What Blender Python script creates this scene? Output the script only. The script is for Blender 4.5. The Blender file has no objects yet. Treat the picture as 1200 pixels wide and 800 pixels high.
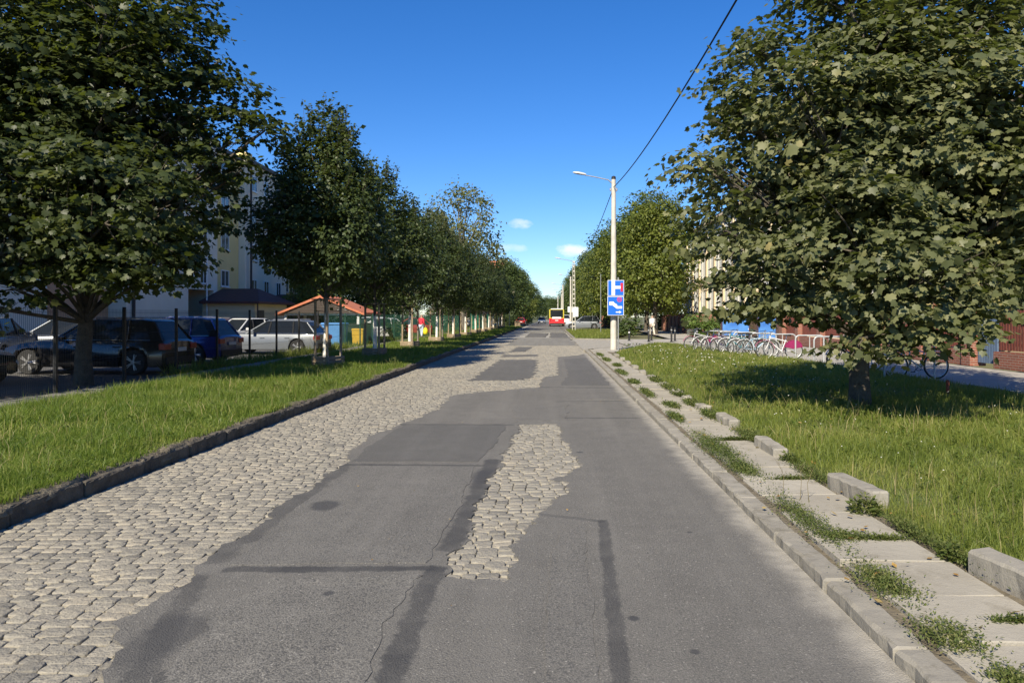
import bpy, bmesh, math, random
import numpy as np
from mathutils import Vector, Matrix

SC = bpy.context.scene
COL = SC.collection
R = math.radians

# ---------------------------------------------------------------- camera
CAM_H = 1.65
cam_d = bpy.data.cameras.new('camera')
cam = bpy.data.objects.new('camera', cam_d)
COL.objects.link(cam)
cam.location = (0, 0, CAM_H)
cam.rotation_euler = (R(90), 0, 0)
cam_d.sensor_width = 36
cam_d.lens = 26.1
cam_d.shift_x = -45 / 1200
cam_d.shift_y = -29 / 1200
cam_d.clip_end = 5000
SC.camera = cam

# ---------------------------------------------------------------- sky, sun, exposure
SUN_EL = R(39)
SHADOW_AZ = R(21)          # shadows fall forward and to the right of the street axis
world = bpy.data.worlds.new('World')
SC.world = world
world.use_nodes = True
wn = world.node_tree.nodes
wl = world.node_tree.links
wn.clear()
w_out = wn.new('ShaderNodeOutputWorld')
w_bg = wn.new('ShaderNodeBackground')
w_sky = wn.new('ShaderNodeTexSky')
w_sky.sky_type = 'NISHITA'
w_sky.sun_disc = False
w_sky.sun_elevation = SUN_EL
# sun stands opposite to where the shadows fall: direction (-sin, -cos) in plan
w_sky.sun_rotation = math.pi + SHADOW_AZ
w_sky.altitude = 120
w_sky.air_density = 1.0
w_sky.dust_density = 0.0
w_sky.ozone_density = 3.5
w_bg.inputs['Strength'].default_value = 0.08
# small fair-weather clouds low over the end of the street
w_tc = wn.new('ShaderNodeTexCoord')
w_noise = wn.new('ShaderNodeTexNoise')
w_noise.inputs['Scale'].default_value = 34
w_noise.inputs['Detail'].default_value = 7
w_noise.inputs['Roughness'].default_value = 0.62
w_map = wn.new('ShaderNodeMapping')
w_map.inputs['Scale'].default_value = (1, 1, 2.0)
wl.new(w_tc.outputs['Generated'], w_map.inputs['Vector'])
wl.new(w_map.outputs['Vector'], w_noise.inputs['Vector'])


def w_math(op, a, b=None, c=None):
    n = wn.new('ShaderNodeMath')
    n.operation = op
    for i, v in enumerate((a, b, c)):
        if v is None:
            continue
        if isinstance(v, (int, float)):
            n.inputs[i].default_value = v
        else:
            wl.new(v, n.inputs[i])
    return n.outputs[0]


w_sep = wn.new('ShaderNodeSeparateXYZ')
wl.new(w_tc.outputs['Generated'], w_sep.inputs[0])
cloud = None
for (dx, dz, rx, rz, amp) in ((.030, .088, .024, .0095, .85), (-.040, .124, .017, .007, .5),
                              (-.052, .092, .026, .006, .35), (.62, .13, .07, .015, .5)):
    ux = w_math('MULTIPLY', w_math('SUBTRACT', w_sep.outputs[0], dx), 1 / rx)
    uz = w_math('MULTIPLY', w_math('SUBTRACT', w_sep.outputs[2], dz), 1 / rz)
    rr = w_math('ADD', w_math('MULTIPLY', ux, ux), w_math('MULTIPLY', uz, uz))
    m = w_math('SUBTRACT', 1.0, rr)
    m = w_math('ADD', m, w_math('MULTIPLY', w_math('SUBTRACT', w_noise.outputs['Fac'], .5), 3.2))
    m = w_math('MULTIPLY', w_math('SMOOTH_MIN', w_math('MAXIMUM', m, 0.0), 1.0, .2), amp)
    fr = w_math('GREATER_THAN', w_sep.outputs[1], 0.0)
    m = w_math('MULTIPLY', m, fr)
    m = w_math('MULTIPLY', m, w_math('LESS_THAN', rr, 6.0))
    cloud = m if cloud is None else w_math('MAXIMUM', cloud, m)
w_mix = wn.new('ShaderNodeMixRGB')
w_mix.inputs[2].default_value = (8.0, 8.4, 9.0, 1)
wl.new(cloud, w_mix.inputs[0])
w_hs = wn.new('ShaderNodeHueSaturation')
w_hs.inputs['Saturation'].default_value = 1.3
wl.new(w_sky.outputs[0], w_hs.inputs['Color'])
w_tint = wn.new('ShaderNodeMixRGB')
w_tint.blend_type = 'MULTIPLY'
w_tint.inputs[0].default_value = 1.0
w_tint.inputs[2].default_value = (.80, .91, 1.17, 1)
wl.new(w_hs.outputs[0], w_tint.inputs[1])
wl.new(w_tint.outputs[0], w_mix.inputs[1])
wl.new(w_mix.outputs[0], w_bg.inputs['Color'])
wl.new(w_bg.outputs[0], w_out.inputs['Surface'])

sun_d = bpy.data.lights.new('sun', 'SUN')
sun_d.energy = 5.0
sun_d.angle = R(0.53)
sun_d.color = (1.0, 0.905, 0.73)
sun = bpy.data.objects.new('sun', sun_d)
COL.objects.link(sun)
_dir = Vector((math.sin(SHADOW_AZ) * math.cos(SUN_EL), math.cos(SHADOW_AZ) * math.cos(SUN_EL), -math.sin(SUN_EL)))
sun.rotation_euler = _dir.to_track_quat('-Z', 'Y').to_euler()
sun.location = (-20, -40, 40)

SC.view_settings.view_transform = 'Standard'
SC.view_settings.look = 'None'
SC.view_settings.exposure = 0.74
SC.view_settings.gamma = 1.0
SC.view_settings.use_curve_mapping = False
SC.cycles.max_bounces = 6
SC.cycles.transparent_max_bounces = 8

# ---------------------------------------------------------------- helpers
rnd = random.Random(7)
nrng = np.random.default_rng(7)


class MB:
    """Collects simple shapes into one mesh."""

    def __init__(self):
        self.v = []
        self.f = []

    def add(self, vs, fs):
        n = len(self.v)
        self.v.extend([tuple(p) for p in vs])
        self.f.extend([tuple(i + n for i in f) for f in fs])
        return self

    def box(self, cx, cy, cz, sx, sy, sz, rz=0.0, taper=1.0, tilt=(0, 0)):
        vs = []
        c, s = math.cos(rz), math.sin(rz)
        for dz in (-1, 1):
            t = taper if dz > 0 else 1.0
            for dx, dy in ((-1, -1), (1, -1), (1, 1), (-1, 1)):
                x, y, z = dx * sx / 2 * t, dy * sy / 2 * t, dz * sz / 2
                z += x * tilt[0] + y * tilt[1]
                vs.append((cx + x * c - y * s, cy + x * s + y * c, cz + z))
        return self.add(vs, [(0, 3, 2, 1), (4, 5, 6, 7), (0, 1, 5, 4), (1, 2, 6, 5), (2, 3, 7, 6), (3, 0, 4, 7)])

    def bbox(self, x0, x1, y0, y1, z0, z1):
        return self.box((x0 + x1) / 2, (y0 + y1) / 2, (z0 + z1) / 2, x1 - x0, y1 - y0, z1 - z0)

    def bevbox(self, cx, cy, cz, sx, sy, sz, b, rz=0.0, tilt=(0, 0)):
        """box whose top edge is chamfered"""
        vs = []
        c, s = math.cos(rz), math.sin(rz)
        for (k, zz) in ((0, -sz / 2), (0, sz / 2 - b), (b, sz / 2)):
            for dx, dy in ((-1, -1), (1, -1), (1, 1), (-1, 1)):
                x, y, z = dx * (sx / 2 - k), dy * (sy / 2 - k), zz
                z += x * tilt[0] + y * tilt[1]
                vs.append((cx + x * c - y * s, cy + x * s + y * c, cz + z))
        fs = [(0, 3, 2, 1), (8, 9, 10, 11)]
        for l in (0, 4):
            for i in range(4):
                j = (i + 1) % 4
                fs.append((l + i, l + j, l + 4 + j, l + 4 + i))
        return self.add(vs, fs)

    def tube(self, pts, radii, n=8, caps=True):
        pts = [Vector(p) for p in pts]
        if isinstance(radii, (int, float)):
            radii = [radii] * len(pts)
        vs, fs = [], []
        ref = Vector((0, 0, 1))
        prev_u = None
        for i, p in enumerate(pts):
            if i == 0:
                d = pts[1] - pts[0]
            elif i == len(pts) - 1:
                d = pts[-1] - pts[-2]
            else:
                d = pts[i + 1] - pts[i - 1]
            d.normalize()
            if prev_u is None:
                r0 = ref if abs(d.dot(ref)) < .9 else Vector((1, 0, 0))
                u = d.cross(r0).normalized()
            else:
                u = prev_u - d * prev_u.dot(d)
                if u.length < 1e-5:
                    u = d.orthogonal()
                u.normalize()
            prev_u = u
            w = d.cross(u)
            for k in range(n):
                a = 2 * math.pi * k / n
                vs.append(p + (u * math.cos(a) + w * math.sin(a)) * radii[i])
        for i in range(len(pts) - 1):
            for k in range(n):
                k2 = (k + 1) % n
                fs.append((i * n + k, i * n + k2, (i + 1) * n + k2, (i + 1) * n + k))
        if caps:
            fs.append(tuple(range(n - 1, -1, -1)))
            b = (len(pts) - 1) * n
            fs.append(tuple(b + k for k in range(n)))
        return self.add(vs, fs)

    def ring(self, c, r, t, axis='y', n=24, m=6):
        """torus"""
        vs, fs = [], []
        for i in range(n):
            a = 2 * math.pi * i / n
            for k in range(m):
                b = 2 * math.pi * k / m
                rr = r + t * math.cos(b)
                h = t * math.sin(b)
                if axis == 'y':
                    vs.append((c[0] + rr * math.cos(a), c[1] + h, c[2] + rr * math.sin(a)))
                elif axis == 'x':
                    vs.append((c[0] + h, c[1] + rr * math.cos(a), c[2] + rr * math.sin(a)))
                else:
                    vs.append((c[0] + rr * math.cos(a), c[1] + rr * math.sin(a), c[2] + h))
        for i in range(n):
            for k in range(m):
                i2, k2 = (i + 1) % n, (k + 1) % m
                fs.append((i * m + k, i2 * m + k, i2 * m + k2, i * m + k2))
        return self.add(vs, fs)

    def lathe(self, prof, c, axis='y', n=20):
        """prof: list of (radius, height along axis)"""
        vs, fs = [], []
        for (r, h) in prof:
            for i in range(n):
                a = 2 * math.pi * i / n
                p = (r * math.cos(a), h, r * math.sin(a)) if axis == 'y' else (
                    (r * math.cos(a), r * math.sin(a), h) if axis == 'z' else (h, r * math.cos(a), r * math.sin(a)))
                vs.append((c[0] + p[0], c[1] + p[1], c[2] + p[2]))
        for j in range(len(prof) - 1):
            for i in range(n):
                i2 = (i + 1) % n
                fs.append((j * n + i, j * n + i2, (j + 1) * n + i2, (j + 1) * n + i))
        fs.append(tuple(range(n - 1, -1, -1)))
        fs.append(tuple((len(prof) - 1) * n + i for i in range(n)))
        return self.add(vs, fs)

    def poly(self, pts, z0=None):
        vs = [(p[0], p[1], p[2] if len(p) > 2 else z0) for p in pts]
        return self.add(vs, [tuple(range(len(vs)))])

    def mesh(self, name, mat, smooth=None):
        me = bpy.data.meshes.new(name)
        me.from_pydata(self.v, [], self.f)
        me.validate()
        bm = bmesh.new()
        bm.from_mesh(me)
        bmesh.ops.recalc_face_normals(bm, faces=bm.faces)
        bm.to_mesh(me)
        bm.free()
        if mat is not None:
            me.materials.append(mat)
        if smooth is not None:
            me.shade_smooth()
            if smooth < 180:
                me.set_sharp_from_angle(angle=R(smooth))
        return me

    def build(self, name, mat, parent=None, smooth=None, loc=None):
        return link(name, self.mesh(name, mat, smooth), parent, loc)


def link(name, me, parent=None, loc=None):
    o = bpy.data.objects.new(name, me)
    COL.objects.link(o)
    if parent is not None:
        o.parent = parent
    if loc is not None:
        o.location = loc
    return o


def np_mesh(name, verts, faces, mat, smooth=False):
    """verts (N,3), faces (M,3|4) arrays"""
    verts = np.asarray(verts, dtype=np.float32)
    faces = np.asarray(faces, dtype=np.int32)
    k = faces.shape[1]
    me = bpy.data.meshes.new(name)
    me.vertices.add(len(verts))
    me.vertices.foreach_set('co', verts.ravel())
    me.loops.add(faces.size)
    me.loops.foreach_set('vertex_index', faces.ravel())
    me.polygons.add(len(faces))
    me.polygons.foreach_set('loop_start', np.arange(0, faces.size, k, dtype=np.int32))
    me.update(calc_edges=True)
    if mat is not None:
        me.materials.append(mat)
    if smooth:
        me.shade_smooth()
    return me


def empty(name, loc=(0, 0, 0), rz=0.0):
    o = bpy.data.objects.new(name, None)
    o.empty_display_size = .2
    COL.objects.link(o)
    o.location = loc
    o.rotation_euler = (0, 0, rz)
    return o


def tag(o, label=None, cat=None, group=None, kind=None):
    if label:
        o['label'] = label
    if cat:
        o['category'] = cat
    if group:
        o['group'] = group
    if kind:
        o['kind'] = kind
    return o


def copy_tree(o, parent=None):
    c = o.copy()
    COL.objects.link(c)
    c.parent = parent
    for ch in list(o.children):
        copy_tree(ch, c)
    return c


# ---------------------------------------------------------------- materials
MATS = {}


class NT:
    def __init__(self, name):
        self.m = bpy.data.materials.new(name)
        self.m.use_nodes = True
        self.t = self.m.node_tree
        self.b = self.t.nodes['Principled BSDF']
        self.out = self.t.nodes['Material Output']

    def n(self, typ, **kw):
        x = self.t.nodes.new(typ)
        for k, v in kw.items():
            setattr(x, k, v)
        return x

    def set(self, sock, v):
        if isinstance(v, (int, float)):
            sock.default_value = v
        elif isinstance(v, tuple):
            sock.default_value = v if len(v) == 4 or sock.type == 'VECTOR' else (*v, 1)
        else:
            self.t.links.new(v, sock)

    def math(self, op, a, b=None, c=None):
        x = self.n('ShaderNodeMath', operation=op)
        for i, v in enumerate((a, b, c)):
            if v is not None:
                self.set(x.inputs[i], v)
        return x.outputs[0]

    def noise(self, vec, scale, detail=4, rough=.55, dist=0.0):
        x = self.n('ShaderNodeTexNoise')
        self.t.links.new(vec, x.inputs['Vector'])
        x.inputs['Scale'].default_value = scale
        x.inputs['Detail'].default_value = detail
        x.inputs['Roughness'].default_value = rough
        x.inputs['Distortion'].default_value = dist
        return x.outputs['Fac']

    def ramp(self, fac, stops):
        x = self.n('ShaderNodeValToRGB')
        e = x.color_ramp.elements
        while len(e) < len(stops):
            e.new(.5)
        for i, (p, c) in enumerate(stops):
            e[i].position = p
            e[i].color = (*c, 1) if len(c) == 3 else c
        self.t.links.new(fac, x.inputs[0])
        return x.outputs[0]

    def mix(self, fac, a, b, mode='MIX'):
        x = self.n('ShaderNodeMixRGB', blend_type=mode)
        self.set(x.inputs[0], fac)
        self.set(x.inputs[1], a)
        self.set(x.inputs[2], b)
        return x.outputs[0]

    def maprange(self, v, a, b, c=0.0, d=1.0, smooth=False):
        x = self.n('ShaderNodeMapRange')
        if smooth:
            x.interpolation_type = 'SMOOTHSTEP'
        self.set(x.inputs[0], v)
        for i, q in enumerate((a, b, c, d)):
            x.inputs[i + 1].default_value = q
        return x.outputs[0]

    def pos(self):
        return self.n('ShaderNodeNewGeometry').outputs['Position']

    def objco(self):
        return self.n('ShaderNodeTexCoord').outputs['Object']

    def bump(self, h, strength, dist=.01):
        x = self.n('ShaderNodeBump')
        x.inputs['Strength'].default_value = strength
        x.inputs['Distance'].default_value = dist
        self.t.links.new(h, x.inputs['Height'])
        self.t.links.new(x.outputs[0], self.b.inputs['Normal'])

    def color(self, c):
        self.set(self.b.inputs['Base Color'], c)

    def rough(self, r):
        self.set(self.b.inputs['Roughness'], r)

    def spec(self, s):
        self.b.inputs['Specular IOR Level'].default_value = s


def pm(name, c1, c2=None, scale=3.0, rough=.7, bump=0.0, bscale=40.0, bdist=.01, metal=0.0, spec=.4, world=True,
       lo=.3, hi=.7, detail=5, coat=0.0):
    """plain procedural material: two colours mottled by noise, optional fine relief"""
    if name in MATS:
        return MATS[name]
    t = NT(name)
    vec = t.pos() if world else t.objco()
    if c2 is None:
        c2 = tuple(x * .8 for x in c1)
    f = t.noise(vec, scale, detail)
    t.color(t.ramp(f, [(lo, c1), (hi, c2)]))
    t.rough(rough)
    t.spec(spec)
    t.b.inputs['Metallic'].default_value = metal
    t.b.inputs['Coat Weight'].default_value = coat
    if bump:
        t.bump(t.noise(vec, bscale, 4), bump, bdist)
    MATS[name] = t.m
    return t.m


def leaf_mat(name, stops, rough=.45, trans=.35, spec=.4, obj=False, tcol=None, patch=.38, pscale=.9):
    t = NT(name)
    if obj:
        f = t.n('ShaderNodeObjectInfo').outputs['Random']
    else:
        f = t.n('ShaderNodeNewGeometry').outputs['Random Per Island']
    f2 = t.maprange(t.noise(t.pos(), pscale, 4), .25, .75)
    fac = t.math('ADD', t.math('MULTIPLY', f, 1 - patch), t.math('MULTIPLY', f2, patch))
    col = t.ramp(fac, stops)
    t.color(col)
    t.rough(rough)
    t.spec(spec)
    tr = t.n('ShaderNodeBsdfTranslucent')
    t.t.links.new(t.mix(.65, col, tcol or (.28, .36, .04)), tr.inputs['Color'])
    mx = t.n('ShaderNodeMixShader')
    mx.inputs[0].default_value = trans
    t.t.links.new(t.b.outputs[0], mx.inputs[1])
    t.t.links.new(tr.outputs[0], mx.inputs[2])
    t.t.links.new(mx.outputs[0], t.out.inputs['Surface'])
    MATS[name] = t.m
    return t.m

# ================================================================ THE SETTING
KL, KR = -4.22, 1.62                 # kerb faces left and right of the carriageway


def in_poly(x, y, poly):
    x = np.asarray(x)
    y = np.asarray(y)
    ins = np.zeros(x.shape, bool)
    n = len(poly)
    for i in range(n):
        x0, y0 = poly[i]
        x1, y1 = poly[(i + 1) % n]
        c = ((y0 > y) != (y1 > y)) & (x < (x1 - x0) * (y - y0) / (y1 - y0 + 1e-12) + x0)
        ins ^= c
    return ins


def rough_outline(poly, amp, step=.05, seed=1, keep=()):
    """subdivide an outline and fray it; edges listed in keep stay straight"""
    rg = random.Random(seed)
    ph = [rg.uniform(0, 6.28) for _ in range(12)]
    out = []
    n = len(poly)
    s = 0.0
    for i in range(n):
        a, b = Vector(poly[i]), Vector(poly[(i + 1) % n])
        L = (b - a).length
        k = max(1, int(L / step)) if i not in keep else 1
        nrm = Vector((-(b - a).y, (b - a).x)) / max(L, 1e-6)
        for j in range(k):
            p = a + (b - a) * (j / k)
            q = s + L * j / k
            if i not in keep and not (j == 0 and (i - 1) % n in keep):
                d = (.5 * math.sin(q * 5.1 + ph[0]) + .32 * math.sin(q * 13.3 + ph[1]) + .25 * math.sin(q * 29 + ph[2])
                     + .22 * math.sin(q * 61 + ph[3]) + rg.uniform(-.35, .35))
                p = p + nrm * d * amp + Vector((rg.uniform(-1, 1), rg.uniform(-1, 1))) * amp * .2
            out.append((p.x, p.y))
        s += L
    return out


def sheet(name, outer, z, mat, holes=(), thick=0.0):
    """flat sheet from an outline with holes, with a real edge when thick > 0"""
    bm = bmesh.new()
    loops = []
    for lp in [outer, *holes]:
        vs = [bm.verts.new((p[0], p[1], z)) for p in lp]
        es = [bm.edges.new((vs[i], vs[(i + 1) % len(vs)])) for i in range(len(vs))]
        loops.append((vs, es))
    alle = [e for _, es in loops for e in es]
    bmesh.ops.triangle_fill(bm, use_beauty=True, use_dissolve=False, edges=alle)
    bmesh.ops.recalc_face_normals(bm, faces=bm.faces)
    for f in bm.faces:
        if f.normal.z < 0:
            f.normal_flip()
    if thick:
        for vs, es in loops:
            lo = [bm.verts.new((v.co.x, v.co.y, z - thick)) for v in vs]
            for i in range(len(vs)):
                j = (i + 1) % len(vs)
                bm.faces.new((vs[i], vs[j], lo[j], lo[i]))
    me = bpy.data.meshes.new(name)
    bm.to_mesh(me)
    bm.free()
    me.materials.append(mat)
    return link(name, me)


def grid_sheet(name, x0, x1, y0, y1, step, zf, mat, clip=None):
    nx = max(2, int((x1 - x0) / step) + 1)
    ny = max(2, int((y1 - y0) / step) + 1)
    X, Y = np.meshgrid(np.linspace(x0, x1, nx), np.linspace(y0, y1, ny))
    Z = zf(X, Y)
    idx = np.arange(nx * ny).reshape(ny, nx)
    F = np.stack([idx[:-1, :-1], idx[:-1, 1:], idx[1:, 1:], idx[1:, :-1]], -1).reshape(-1, 4)
    if clip is not None:
        cx = (X[:-1, :-1] + X[1:, 1:]).ravel() / 2
        cy = (Y[:-1, :-1] + Y[1:, 1:]).ravel() / 2
        F = F[clip(cx, cy)]
    me = np_mesh(name, np.stack([X.ravel(), Y.ravel(), Z.ravel()], 1), F, mat, True)
    return link(name, me)


def wob(x, y):
    return (np.sin(x * 1.7 + y * .6) * .5 + np.sin(x * .7 - y * 1.3 + 1.1) * .5 + np.sin(x * 3.9 + 2.3 * y) * .25 + np.sin(
        5.3 * y - 2.1 * x + 4) * .2)


# ---------------------------------------------------------------- surface materials
def asphalt_mat(name, base, seams=(), stains=(), fine=1.0, dust=True, crack=0.0):
    t = NT(name)
    P = t.pos()
    big = t.noise(P, .55, 5, .6)
    mid = t.noise(P, 3.2, 5, .6)
    ag = t.n('ShaderNodeTexVoronoi')
    t.t.links.new(P, ag.inputs['Vector'])
    ag.inputs['Scale'].default_value = 95
    agf = t.noise(P, 160, 3, .7)
    c = t.mix(t.maprange(big, .3, .7), tuple(x * .86 for x in base), tuple(x * 1.12 for x in base))
    c = t.mix(t.maprange(mid, .3, .75), c, tuple(x * .8 for x in base))
    # exposed aggregate: pale and dark chips
    c = t.mix(t.math('MULTIPLY', t.maprange(agf, .56, .70), .7 * fine), c, (.34, .32, .28))
    c = t.mix(t.math('MULTIPLY', t.maprange(ag.outputs['Distance'], .45, .75), .5 * fine), c, (.05, .05, .05))
    c = t.mix(t.math('MULTIPLY', t.maprange(t.noise(P, 62, 2, .5), .66, .70), .55 * fine), c, (.40, .375, .33))
    c = t.mix(t.math('MULTIPLY', t.maprange(t.noise(P, 48, 2, .5), .66, .72), .6 * fine), c, (.06, .058, .055))
    # traffic direction streaks
    mp = t.n('ShaderNodeMapping')
    mp.inputs['Scale'].default_value = (2.6, .12, 1)
    t.t.links.new(P, mp.inputs['Vector'])
    c = t.mix(t.math('MULTIPLY', t.maprange(t.noise(mp.outputs[0], 1.0, 4, .6), .45, .75), .35), c,
              tuple(x * 1.35 for x in base))
    sep = t.n('ShaderNodeSeparateXYZ')
    t.t.links.new(P, sep.inputs[0])
    X, Y = sep.outputs[0], sep.outputs[1]
    wob1 = t.math('MULTIPLY', t.math('SUBTRACT', t.noise(P, 4.0, 5, .65), .5), .34)
    wob2 = t.math('MULTIPLY', t.math('SUBTRACT', t.noise(P, 30.0, 4, .7), .5), .16)
    wb = t.math('ADD', wob1, wob2)
    for (x0, y0, x1, y1, w, k) in seams:
        L2 = (x1 - x0) ** 2 + (y1 - y0) ** 2
        ax, ay = (x1 - x0) / L2, (y1 - y0) / L2
        h = t.math('ADD', t.math('MULTIPLY', t.math('SUBTRACT', X, x0), ax), t.math('MULTIPLY', t.math('SUBTRACT', Y, y0), ay))
        h = t.math('MINIMUM', t.math('MAXIMUM', h, 0.0), 1.0)
        dx = t.math('SUBTRACT', t.math('SUBTRACT', X, x0), t.math('MULTIPLY', h, x1 - x0))
        dy = t.math('SUBTRACT', t.math('SUBTRACT', Y, y0), t.math('MULTIPLY', h, y1 - y0))
        d = t.math('SQRT', t.math('ADD', t.math('MULTIPLY', dx, dx), t.math('MULTIPLY', dy, dy)))
        d = t.math('ADD', d, t.math('MULTIPLY', wb, min(1.0, w * 5)))
        m = t.maprange(d, w * .55, w, 1.0, 0.0, True)
        m = t.math('MULTIPLY', m, t.maprange(mid, .25, .6, .55, 1.0))
        c = t.mix(t.math('MULTIPLY', m, k), c, (.042, .042, .044))
    for (x0, y0, rx, ry, k) in stains:
        ux = t.math('MULTIPLY', t.math('SUBTRACT', X, x0), 1 / rx)
        uy = t.math('MULTIPLY', t.math('SUBTRACT', Y, y0), 1 / ry)
        rr = t.math('SQRT', t.math('ADD', t.math('MULTIPLY', ux, ux), t.math('MULTIPLY', uy, uy)))
        rr = t.math('ADD', rr, t.math('MULTIPLY', wb, 2.5))
        c = t.mix(t.math('MULTIPLY', t.maprange(rr, .6, 1.05, 1.0, 0.0, True), k), c, (.05, .05, .052))
    if crack:
        v = t.n('ShaderNodeTexVoronoi', feature='DISTANCE_TO_EDGE')
        dv = t.n('ShaderNodeMixRGB')
        dv.inputs[0].default_value = .25
        nz = t.n('ShaderNodeTexNoise')
        t.t.links.new(P, nz.inputs['Vector'])
        nz.inputs['Scale'].default_value = 6
        t.t.links.new(P, dv.inputs[1])
        t.t.links.new(nz.outputs['Color'], dv.inputs[2])
        t.t.links.new(dv.outputs[0], v.inputs['Vector'])
        v.inputs['Scale'].default_value = 6.5
        m = t.maprange(v.outputs['Distance'], .0, .028, 1.0, 0.0)
        m = t.math('MULTIPLY', m, t.maprange(t.noise(P, 1.9, 4), .48, .6))
        c = t.mix(t.math('MULTIPLY', m, crack), c, (.33, .31, .27))
    if dust:
        # pale sand washed up along the kerb
        e = t.math('ADD', X, t.math('MULTIPLY', t.math('SUBTRACT', t.noise(P, 2.2, 5), .5), .3))
        m = t.maprange(e, KR - .26, KR - .01, 0, 1, True)
        m = t.math('MULTIPLY', m, t.maprange(t.noise(P, 9, 4), .3, .6, .45, 1.0))
        c = t.mix(m, c, (.34, .315, .265))
    t.color(c)
    t.rough(.86)
    t.spec(.3)
    hgt = t.math('ADD', t.math('MULTIPLY', ag.outputs['Distance'], -.6), t.math('ADD', agf, t.math('MULTIPLY', mid, 1.5)))
    t.bump(hgt, .8, .008)
    return t.m


SEAMS = [(-2.06, 4.77, -.79, 4.80, .07, .85), (-.74, 4.77, -.72, 2.6, .085, .8), (-.66, 8.4, -.70, 5.2, .10, .75),
         (.42, 5.9, .27, 2.2, .055, .7), (-2.4, 8.15, -.8, 8.1, .07, .75), (-2.2, 4.6, -1.75, 3.0, .10, .55),
         (-2.7, 11.2, -.6, 11.15, .09, .6), (.2, 11.9, 1.6, 11.9, .09, .55), (.40, 5.9, -.05, 6.1, .05, .5),
         (.15, 14.2, 1.6, 14.3, .08, .5), (-.3, 17.1, 1.6, 16.9, .1, .6), (-2.28, 8.0, -2.25, 5.0, .16, .55)]
STAINS = [(-1.94, 6.38, .15, .2, .8), (-.68, 7.6, .14, .5, .6), (.35, 8.9, .05, .05, .8), (.45, 4.0, .035, .04, .9),
          (-1.3, 4.35, .04, .05, .8), (1.05, 5.6, .03, .03, .8), (-1.95, 3.75, .2, .4, .55), (.7, 3.6, .03, .04, .8)]
M_ASPH = asphalt_mat('asphalt', (.158, .149, .132), SEAMS, STAINS)
M_ASPH_OLD = asphalt_mat('asphalt_old', (.178, .168, .148), [(-.74, 4.9, -.72, 2.6, .1, .85), (-2.2, 4.6, -1.75, 3.0, .12, .7)],
                         STAINS, 1.4, False, .55)
M_ASPH_MID = asphalt_mat('asphalt_worn', (.165, .156, .139), [], STAINS, 1.2, False)
M_ASPH_DARK = asphalt_mat('asphalt_dark', (.118, .113, .104), SEAMS[4:8], [], .7, False)
M_ASPH_DARK2 = asphalt_mat('asphalt_patch', (.124, .118, .108), [], [], .7, True)
M_ASPH_PALE = asphalt_mat('asphalt_pale', (.215, .203, .176), [], [], 1.0, False)
M_PARK = asphalt_mat('car_park_asphalt', (.12, .116, .11), [], [], .6, False)

t = NT('cobble_bed')
P = t.pos()
mp = t.n('ShaderNodeMapping')
t.t.links.new(P, mp.inputs['Vector'])
br = t.n('ShaderNodeTexBrick')
t.t.links.new(mp.outputs[0], br.inputs['Vector'])
br.inputs['Scale'].default_value = 1.0
br.inputs['Brick Width'].default_value = .22
br.inputs['Row Height'].default_value = .165
br.inputs['Mortar Size'].default_value = .014
br.inputs['Mortar Smooth'].default_value = .6
br.inputs['Color1'].default_value = (.36, .335, .29, 1)
br.inputs['Color2'].default_value = (.26, .245, .215, 1)
br.inputs['Mortar'].default_value = (.20, .18, .14, 1)
sep = t.n('ShaderNodeSeparateXYZ')
t.t.links.new(P, sep.inputs[0])
far = t.maprange(sep.outputs[1], 44, 52)
sand = t.ramp(t.noise(P, 14, 5), [(.3, (.36, .325, .25)), (.7, (.23, .205, .155))])
c = t.mix(far, sand, br.outputs['Color'])
c = t.mix(t.maprange(t.noise(P, .35, 5), .35, .7), c, (.30, .285, .25))
t.color(c)
t.rough(.9)
t.bump(t.math('ADD', t.noise(P, 60, 4), t.math('MULTIPLY', br.outputs['Fac'], -1)), .5, .012)
M_BED = t.m


def cobble_mat(name, obj):
    t = NT(name)
    P = t.pos()
    f = t.n('ShaderNodeObjectInfo').outputs['Random'] if obj else t.n('ShaderNodeNewGeometry').outputs['Random Per Island']
    c = t.ramp(f, [(0, (.12, .11, .09)), (.25, (.25, .228, .178)), (.55, (.35, .315, .24)), (.8, (.21, .195, .165)),
                   (1, (.32, .275, .20))])
    c = t.mix(t.maprange(t.noise(P, 45, 4, .65), .35, .7), c, (.20, .19, .17), 'MIX')
    c = t.mix(t.maprange(t.noise(P, .8, 4), .55, .8, 0, .5), c, (.36, .29, .20))
    t.color(t.mix(.45, c, t.ramp(f, [(0, (.19, .173, .138)), (1, (.32, .285, .215))])))
    t.rough(.72)
    t.spec(.45)
    t.bump(t.math('ADD', t.noise(P, 55, 4, .6), t.math('MULTIPLY', t.noise(P, 17, 3), 1.5)), .8, .014)
    return t.m


M_COB = cobble_mat('granite_sett', True)
M_COB_J = cobble_mat('granite_setts', False)
def worn_mat(name, c1, c2, dirt, amt=.6):
    t = NT(name)
    P = t.pos()
    f = t.n('ShaderNodeObjectInfo').outputs['Random']
    c = t.mix(t.maprange(t.noise(P, 1.7, 5, .6), .3, .7), c1, c2)
    c = t.mix(t.math('MULTIPLY', f, .3), c, tuple(x * .72 for x in c2))
    c = t.mix(t.math('MULTIPLY', t.maprange(t.noise(P, 5.5, 6, .7), .52, .72), amt), c, dirt)
    c = t.mix(t.math('MULTIPLY', t.maprange(t.noise(P, 70, 3, .7), .55, .75), .35), c, tuple(x * .55 for x in c2))
    t.color(c)
    t.rough(.92)
    t.spec(.2)
    t.bump(t.math('ADD', t.noise(P, 90, 4), t.math('MULTIPLY', t.noise(P, 14, 4), 2.0)), .5, .006)
    return t.m


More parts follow.
